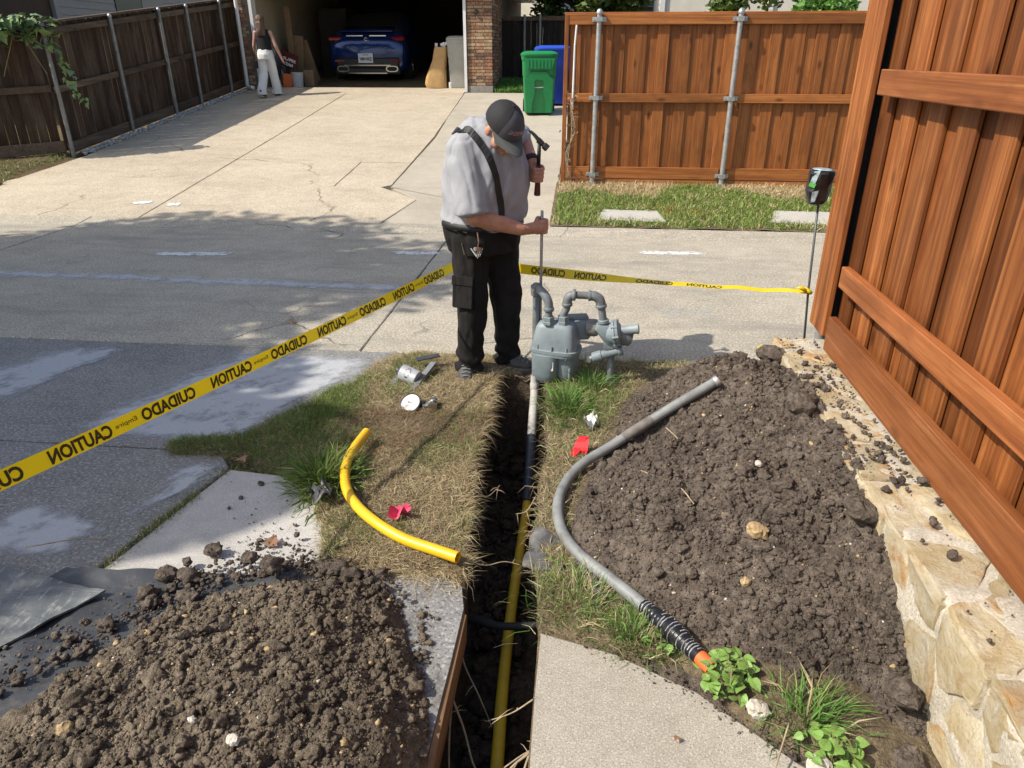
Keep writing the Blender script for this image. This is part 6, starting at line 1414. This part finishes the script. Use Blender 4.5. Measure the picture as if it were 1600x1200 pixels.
blades('verge_grass', np.stack([x, y, z], 1), gv.uniform(.02, .065, n)*np.where(isg, 1.1, 1.)*(1+.6*edge), gv.uniform(.0011, .0026, n), az, np.where(isg, gv.uniform(.2, 1.1, n), gv.uniform(.8, 1.5, n)), col, None, 'dry and green grass on the verge left of the trench', .5, 1)
# strands hanging over the trench banks
n = 900; y = gv.uniform(2.1, 3.94, n); left = gv.random(n) < .88; x = np.where(left, xl(y)-.004, xr(y)+.004); z = verge_z(x, y)
blades('hanging_straw', np.stack([x, y, z+.002], 1), gv.uniform(.05, .14, n), gv.uniform(.0012, .0024, n), np.where(left, gv.normal(0, 1.2, n), gv.normal(3.14, 1.2, n)), gv.uniform(.9, 2.0, n), pick(DRY, n, gv)*.85, None, 'dry straw hanging over both edges of the trench', .9, 2)
# right of the trench and behind the meter
n = 40000; x = gv.uniform(-.3, 1.0, n); y = gv.uniform(1.75, 4.28, n); ok = ((x > xr(y)+.003) | (y > 3.97)) & (sdpoly(x, y, VERGE_R)+.03*fbm(x*7, y*7, 0, 3) > 0) & (hR(x, y) < .012)
x, y = x[ok], y[ok]; n = len(x); gp = .15+.5*ss(.45, .15, np.hypot(x-.02, y-3.55))+.35*ss(2.2, 2.0, y); isg = gv.random(n) < gp; col = np.where(isg[:, None], pick(GREEN*1.25, n, gv), pick(DRY, n, gv))
blades('verge_grass', np.stack([x, y, verge_z(x, y)-.004], 1), gv.uniform(.03, .075, n), gv.uniform(.0014, .003, n), gv.uniform(0, 6.283, n), np.where(isg, gv.uniform(.2, 1.1, n), gv.uniform(.7, 1.5, n)), col, None, 'thin grass between trench and big soil heap', .5, 3)
n = 900; x = gv.uniform(-1.0, -.40, n); y = 2.13-np.abs(gv.normal(0, .05, n)); blades('loose_straw', np.stack([x, y, np.full(n, .006)], 1), gv.uniform(.03, .09, n), gv.uniform(.001, .0022, n), gv.uniform(0, 6.283, n), gv.uniform(1.35, 1.6, n), pick(DRY, n, gv), None, 'loose straw strewn along the edge of the grey slab', .1, 40)
def tuft(name, cx, cy, rx, ry, n, L0, L1, pal, label, w=.0035, dry=.15, z0=None, tl=.7, seed=5):
    g = np.random.default_rng(seed); x = cx+g.normal(0, rx, n); y = cy+g.normal(0, ry, n); az = np.arctan2(y-cy, x-cx)+g.normal(0, .8, n); d = np.hypot((x-cx)/rx, (y-cy)/ry)
    z = verge_z(x, y)-.005 if z0 is None else np.full(n, z0)+np.array([G(q) for q in y])
    col = np.where((g.random(n) < dry)[:, None], pick(DRY, n, g), pick(pal, n, g)); o = blades(name, np.stack([x, y, z], 1), g.uniform(L0, L1, n), g.uniform(w*.7, w*1.3, n), az, np.clip(.15+.3*d+g.normal(0, .15, n), .05, 1.3)*tl/.7, col, None, None, .6, seed)
    del o['kind']; return tag(o, label, 'grass tuft')
tuft('grass_tuft', -.045, 3.52, .05, .09, 1100, .05, .13, LUSH, 'bright green grass tuft at the foot of the gas meter', seed=6)
tuft('grass_tuft', .09, 3.80, .05, .05, 260, .08, .18, LUSH, 'thin green blades around the outlet pipe of the meter', seed=7)
tuft('grass_tuft', -1.13, 2.66, .07, .07, 700, .08, .20, GREEN*.9, 'dark green coarse tuft at the corner of the pale slab', .006, .05, tl=1.1, seed=8)
tuft('grass_tuft', .03, 1.99, .08, .08, 480, .05, .12, LUSH*1.1, 'weedy green grass at the top corner of the near right slab', .0026, .5, tl=1.0, seed=9)
tuft('grass_tuft', .22, 1.84, .06, .05, 420, .05, .11, LUSH, 'small grass tuft along the slab edge below the taped pipe', .003, .3, tl=1.0, seed=10)
tuft('grass_tuft', .71, 1.55, .06, .05, 260, .06, .15, LUSH, 'sparse long blades between the two ivy clumps', .004, .15, tl=1.0, seed=11)
# weeds in the joint beside the pale slab
n = 1700; t = gv.random(n); x = -1.805+.16*t+gv.normal(0, .015+.03*ss(.5,1,t), n); y = 1.99+.80*t+gv.normal(0, .02, n); keep = gv.random(n) < .15+.85*ss(.0, .5, fbm(t*6, 3., 0, 2)+t*.8-.1); x, y = x[keep], y[keep]; n = len(x)
blades('joint_weeds', np.stack([x, y, np.full(n, -.01)], 1), gv.uniform(.02, .06, n), gv.uniform(.0015, .003, n), gv.uniform(0, 6.283, n), gv.uniform(.2, 1.3, n), np.where((gv.random(n) < .6)[:, None], pick(GREEN, n, gv), pick(DRY, n, gv)), None, 'weeds growing in the joint beside the pale slab', .5, 12)
# lawn strip by the cedar fence
X, Y = np.meshgrid(np.linspace(-.40, 9, 120), np.linspace(8.035, 10.2, 40)); Z = Gn(Y)+.004+.012*fbm(X*4, Y*4, 0, 3); struct(sheet('lawn', X, Y, Z, 'verge_soil'))
PAV = [[(.15,8.24),(.92,8.2),(.86,8.58),(.2,8.6)], [(2.08,8.26),(2.95,8.24),(2.95,8.66),(2.2,8.68)]]
for p, lb in zip(PAV, ('square stepping stone in the lawn, left one nearer the walk', 'square stepping stone in the lawn behind the bottle rod')):
    tag(slab('stepping_stone', p, 'paver', None, lambda x, y: G(y)+.035, th=.08, bev=.01), lb, 'stepping stone')
n = 42000; x = gv.uniform(-.38, 3.9, n); y = 8.06+1.68*gv.random(n)**.9; ok = np.ones(n, bool)
for p in PAV: ok &= sdpoly(x, y, p) < .01+.03*gv.random(n)
ok &= (x > -.36+.05*fbm(y*5, 1., 0, 3)); x, y = x[ok], y[ok]; n = len(x); yel = ss(.0, .55, fbm(x*1.6+3, y*1.6, 2, 3)+.9*ss(9.2, 9.65, y)-.15); isd = gv.random(n) < yel*.8+.22
col = np.where(isd[:, None], pick(DRY, n, gv)*1.35, pick(LUSH, n, gv)*np.array((1.6,1.22,1.1))); org = (np.abs(x-1.05) < .35) & (np.abs(y-8.6+.25*(x-1.05)) < .18) & (gv.random(n) < .10); col[org] = (.7,.24,.06)
blades('lawn_grass', np.stack([x, y, Gn(y)+.004], 1), gv.uniform(.04, .10, n), gv.uniform(.004, .009, n), gv.uniform(0, 6.283, n), gv.uniform(.1, 1.1, n), col, None, 'lawn grass between cedar fence and alley', .5, 13)
# grass behind the bins, leaf litter patch at far left
n = 7000; x = gv.uniform(-2.12, -1.0, n); y = gv.uniform(17.0, 18.7, n); blades('side_grass', np.stack([x, y, Gn(y)-.02], 1), gv.uniform(.06, .16, n), gv.uniform(.008, .016, n), gv.uniform(0, 6.283, n), gv.uniform(.1, .9, n), pick(LUSH, n, gv)*1.1, None, 'grass growing beside the brick wall', .5, 14)
X, Y = np.meshgrid(np.linspace(-14, -7.8, 90), np.linspace(8.2, 11.3, 50)); Z = Gn(Y)-.03+.06*ss(-8.0, -8.3, X+.25*(Y-9.6)*(Y < 9.6))+.02*fbm(X*4, Y*4, 0, 3); struct(sheet('leafy_bed', X, Y, Z, 'leaf_litter'))
n = 9000; x = gv.uniform(-11, -8.0, n); y = gv.uniform(8.3, 10.9, n); ok = (x+.25*np.minimum(0, y-9.6) < -8.15+.1*fbm(x*4, y*4, 0, 2)) ; x, y = x[ok], y[ok]; n = len(x)
blades('bed_grass', np.stack([x, y, Gn(y)+.01], 1), gv.uniform(.04, .09, n), gv.uniform(.008, .016, n), gv.uniform(0, 6.283, n), gv.uniform(.3, 1.4, n), np.where((gv.random(n) < .45)[:, None], pick(GREEN, n, gv)*1.3, pick(DRY, n, gv)*.7), None, 'short grass and dead leaves in the bed at the far left', .5, 15)
n = 700; y = gv.uniform(11.0, 17.5, n); x = -8.03+.15*gv.random(n); o = clods('gravel_strip', np.stack([x, y, Gn(y)+.005+.02*gv.random(n)], 1), gv.uniform(.014, .034, n), 'pebble', None, seed=17); o['label'] = 'white gravel along the foot of the left fence'
# ivy, vine and twigs ---------------------------------------------------------
def leaf_mesh(name, kind):
    if kind == 'heart': P = [(0,0),(.20,-.14),(.42,-.05),(.50,.20),(.40,.50),(.20,.78),(0,1.05)]
    elif kind == 'lobed': P = [(0,0),(.22,-.10),(.52,-.02),(.36,.22),(.62,.45),(.30,.50),(.20,.72),(0,1.05)]
    else: P = [(0,0),(.16,.15),(.22,.42),(.14,.75),(0,1.0)]
    mb = MB(); n = len(P); V = [(0, y, 0) for x, y in P]+[(x, y, .10*x+.05*math.sin(y*3)-.12*y*y) for x, y in P]+[(-x, y, .10*x+.05*math.sin(y*3)-.12*y*y) for x, y in P]
    V = [(x, y, (z if x else -.12*y*y)) for x, y, z in V]; F = []
    for i in range(n-1): F += [(i, n+i, n+i+1, i+1), (i, i+1, 2*n+i+1, 2*n+i)]
    mb.add(V, F); return mb.mesh(name)
HEART, LOBED, PLAIN = leaf_mesh('heart_leaf', 'heart'), leaf_mesh('lobed_leaf', 'lobed'), leaf_mesh('plain_leaf', 'plain')
rl = random.Random(12)
def leaf(me, par, p, s, az, tilt, mat, roll=0, name='leaf'):
    o = link(name, me, None, par, Vector(p)-loc_of(par)); 
    if not me.materials: me.materials.append(MATS[mat])
    o.rotation_mode = 'XYZ'; o.rotation_euler = (tilt, roll, az); o.scale = (s, s, s); return o
def ivy(label, cx, cy, rx, ry, n, seed):
    r_ = random.Random(seed); t = thing('ivy_plant', label, 'plant', (cx, cy, 0))
    for k in range(max(4, n//6)):
        a = r_.uniform(0, 6.28); e = Vector((cx+rx*math.cos(a)*r_.random(), cy+ry*math.sin(a)*r_.random(), r_.uniform(.04,.11))); mb = MB(); mb.tube(bez([(cx+r_.uniform(-.03,.03),cy+r_.uniform(-.03,.03),.0),((cx+e.x)/2,(cy+e.y)/2,e.z+.02),e],4),.0018,5); mb.build('stem', 'vine_stem', t)
    for k in range(n):
        a = r_.uniform(0, 6.28); q = math.sqrt(r_.random()); x, y = cx+rx*q*math.cos(a), cy+ry*q*math.sin(a)
        leaf(HEART, t, (x, y, .03+.10*(1-q)*r_.random()+.035*r_.random()), r_.uniform(.018,.038), r_.uniform(0,6.28), r_.uniform(-.5,.35), 'ivy_leaf', r_.uniform(-.5,.5))
ivy('ivy clump over the orange plug of the taped pipe', .50, 1.685, .10, .09, 88, 3)
ivy('ivy clump at the bottom edge between slab and wall', .74, 1.44, .085, .07, 56, 4)
ivy('few ivy leaves beside the tape wrapped pipe', .29, 1.79, .05, .03, 9, 5)
vn = thing('vine', 'leafy vine hanging over the fence at the top left corner', 'vine', (-8.6, 10.75, 1.6))
def fence_pt(k, z, out): p = Vector((-8.2,10.96,0))+nrm*(1+out/.04)+dv*k; return Vector((p.x, p.y, z))
for k in range(7):
    s0 = rl.uniform(-.1,1.2); mb = MB(); mb.tube(bez([fence_pt(s0, 2.2, -.02), fence_pt(s0+rl.uniform(-.2,.2), 2.05, .12), fence_pt(s0+rl.uniform(-.3,.3), rl.uniform(1.5,1.9), .10)], 5), .006, 5); mb.build('stem', 'vine_stem', vn)
for k in range(210):
    s0 = rl.uniform(-.3, 1.4); z = 2.27-abs(rl.gauss(0,.13))-(.30*max(0, rl.random()-.75)*4)*.6; 
    leaf(LOBED, vn, fence_pt(s0, z+.10*rl.random(), .05+.20*rl.random()), rl.uniform(.09,.17), rl.uniform(0,6.28), rl.uniform(-1.2,.2), 'vine_leaf', rl.uniform(-.6,.6))
for k in range(26):
    z = 2.0-.034*k+rl.uniform(-.03,.03); leaf(LOBED, vn, (-8.0+rl.uniform(-.05,.07)+.012*k, 10.92+rl.uniform(-.08,.05), z), rl.uniform(.06,.12), rl.uniform(0,6.28), rl.uniform(-1.4,-.4), 'vine_leaf', rl.uniform(-.6,.6))
tw = thing('bare_vine', 'dry bare vine climbing the left end of the cedar fence', 'vine', (-.24, 9.7, .25))
for k in range(3):
    mb = MB(); L = bez([(-.26+.03*k,9.73,.3),(-.25-.02*k,9.71,.6),(-.22+.02*k,9.72,.9),(-.25+.015*k,9.71,1.35-.1*k)], 7); mb.tube(L, .006, 5)
    for j in range(9): p = L[rl.randrange(2, len(L))]; mb.tube([p, p+Vector((rl.uniform(-.1,.1),-.03,rl.uniform(-.02,.08)))], [.003,.0015], 4)
    mb.build('stem', 'root', tw, True)
for k in range(34): leaf(PLAIN, tw, (-.25+rl.gauss(0,.05), 9.68+rl.uniform(-.03,.02), rl.choice((1.33,1.25,1.3,.95,.85,.6))+rl.gauss(0,.06)), rl.uniform(.03,.06), rl.uniform(0,6.28), rl.uniform(-1.2,.8), 'dead_leaf', rl.uniform(-1,1))
for k, (x, y, lb) in enumerate(((-1.20,2.20,'tan dead leaf on the pale slab near the heap'), (-2.1,4.75,'dry leaf alone on the shaded alley'), (.33,1.47,'small dark red leaf on the near right slab'), (-1.62,2.84,'brown dead leaves at the tip of the weedy joint'))):
    o = link('dead_leaf', LOBED.copy(), None, None, (x, y, .016)); o.data.materials.clear(); o.data.materials.append(MATS['dead_leaf']); o.scale = (.06,)*3 if k != 2 else (.02,)*3; o.rotation_euler = (.2,.1,k*1.3); tag(o, lb, 'leaf')
for k, (pts, lb) in enumerate((([(.28,2.60,.20),(.36,2.52,.21),(.42,2.43,.235),(.46,2.32,.235)],'pale dry root lying across the middle of the big heap'), ([(.41,2.92,.24),(.43,2.85,.25),(.45,2.80,.25)],'short straw on the big heap above the root'), ([(.64,1.50,.06),(.60,1.42,.04),(.58,1.38,.03)],'dry stalk bent over the slab edge by the ivy'), ([(-2.1,2.02,.06),(-1.95,2.10,.05),(-1.86,2.15,.02)],'long straw on the dusty sheet'))):
    mb = MB(); mb.tube(bez([Vector(p)+Vector((0,0,.012)) for p in pts], 5), .0028, 5); tag(mb.build('dry_stalk', 'root', None, True), lb, 'stalk')
# trees ------------------------------------------------------------------------
def tree(name, label, base, h, crown, n, ls, pal, seed, trunk=.15, limbs=5, mat='leaf', clump=26):
    g = np.random.default_rng(seed); t = thing(name, label, 'tree', base); B = Vector(base); cc = np.array(crown[0]); cr_ = np.array(crown[1])
    mb = MB(); top = Vector(cc); mb.tube(bez([B-Vector((0,0,.2)), B.lerp(top,.35)+Vector((g.uniform(-.2,.2),g.uniform(-.2,.2),0)), B.lerp(top,.7), top], 5), [trunk*(1-.045*i) for i in range(16)], 10); tr_ = mb.build('trunk', 'bark', t, True)
    for k in range(limbs):
        a = 6.283*k/limbs+g.uniform(-.3,.3); s = B.lerp(top, g.uniform(.5,.85)); e = Vector(cc+cr_*np.array((math.cos(a)*.75, math.sin(a)*.75, g.uniform(-.3,.5)))); mb = MB(); mb.tube(bez([s, s.lerp(e,.5)+Vector((0,0,.15)), e], 5), [trunk*.45*(1-.07*i) for i in range(11)], 7); mb.build('limb', 'bark', tr_, True)
    K = clump; u = g.normal(size=(K, 3)); u /= np.linalg.norm(u, axis=1)[:, None]; C0 = cc+u*cr_*(g.random((K, 1))**.4)*.82
    ci = g.integers(0, K, n); d = g.normal(size=(n, 3)); d /= np.linalg.norm(d, axis=1)[:, None]; P = C0[ci]+d*(cr_.mean()*.34*g.random((n, 1))**.5)*np.array((1,1,.8))
    a, b_, w = g.uniform(0, 6.283, n), g.uniform(-.9, .9, n), ls*g.uniform(.6, 1.3, n)
    ex = np.stack([np.cos(a)*np.cos(b_), np.sin(a)*np.cos(b_), np.sin(b_)], 1); ey = np.cross(ex, g.normal(size=(n, 3))); ey /= np.linalg.norm(ey, axis=1)[:, None]
    V = np.stack([P-ex*w[:, None], P+ey*w[:, None]*.45, P+ex*w[:, None], P-ey*w[:, None]*.45], 1).reshape(-1, 3); F = np.arange(n*4).reshape(-1, 4)
    col = np.repeat(pick(pal, n, g)*g.uniform(.7, 1.25, (n, 1)), 4, 0)
    link('crown', np_mesh('crown', V-np.array(base), F, col), mat, t); return t
tree('shade_tree', 'leafy tree left of the view shading the alley', (-12.0,2.2,0), 7, ((-10.0,3.35,6.3),(3.5,2.45,1.5)), 30000, .12, GREEN, 31, .22, clump=60)
tree('shade_tree', 'second leafy tree left of the view shading the near paving', (-9.2,-.6,0), 6, ((-7.6,.95,5.0),(2.0,1.65,1.1)), 17000, .11, GREEN, 32, .16, clump=34)
tree('dense_tree', 'dense dark tree behind the left end of the cedar fence', (.0,21.0,1.6), 3, ((.0,20.5,3.3),(2.0,1.4,1.2)), 9000, .10, GREEN*.7, 33, .16)
tree('branching_tree', 'tree with dark limbs in front of the pale house, centre', (3.3,20.2,1.5), 3, ((3.6,20.0,3.5),(1.5,1.2,1.0)), 3600, .10, GREEN*.8, 34, .22, limbs=7)
tree('bright_bush', 'bright yellow green bush above the cedar fence', (4.9,18.4,1.4), 2, ((5.0,18.2,2.7),(.9,.7,.5)), 3000, .09, LUSH*1.3, 35, .06)
tree('leaning_tree', 'leaning tree with glossy leaves at the right above the fence', (8.2,20.5,1.6), 3, ((7.6,20.0,3.3),(1.1,1.0,.9)), 2600, .11, GREEN*.9, 36, .14)
tree('far_tree', 'dark tree beyond the roofs at the top centre', (-1.2,34,2.5), 4, ((-1.0,33,4.2),(3.0,2.0,2.0)), 5000, .16, GREEN*.6, 37, .2)
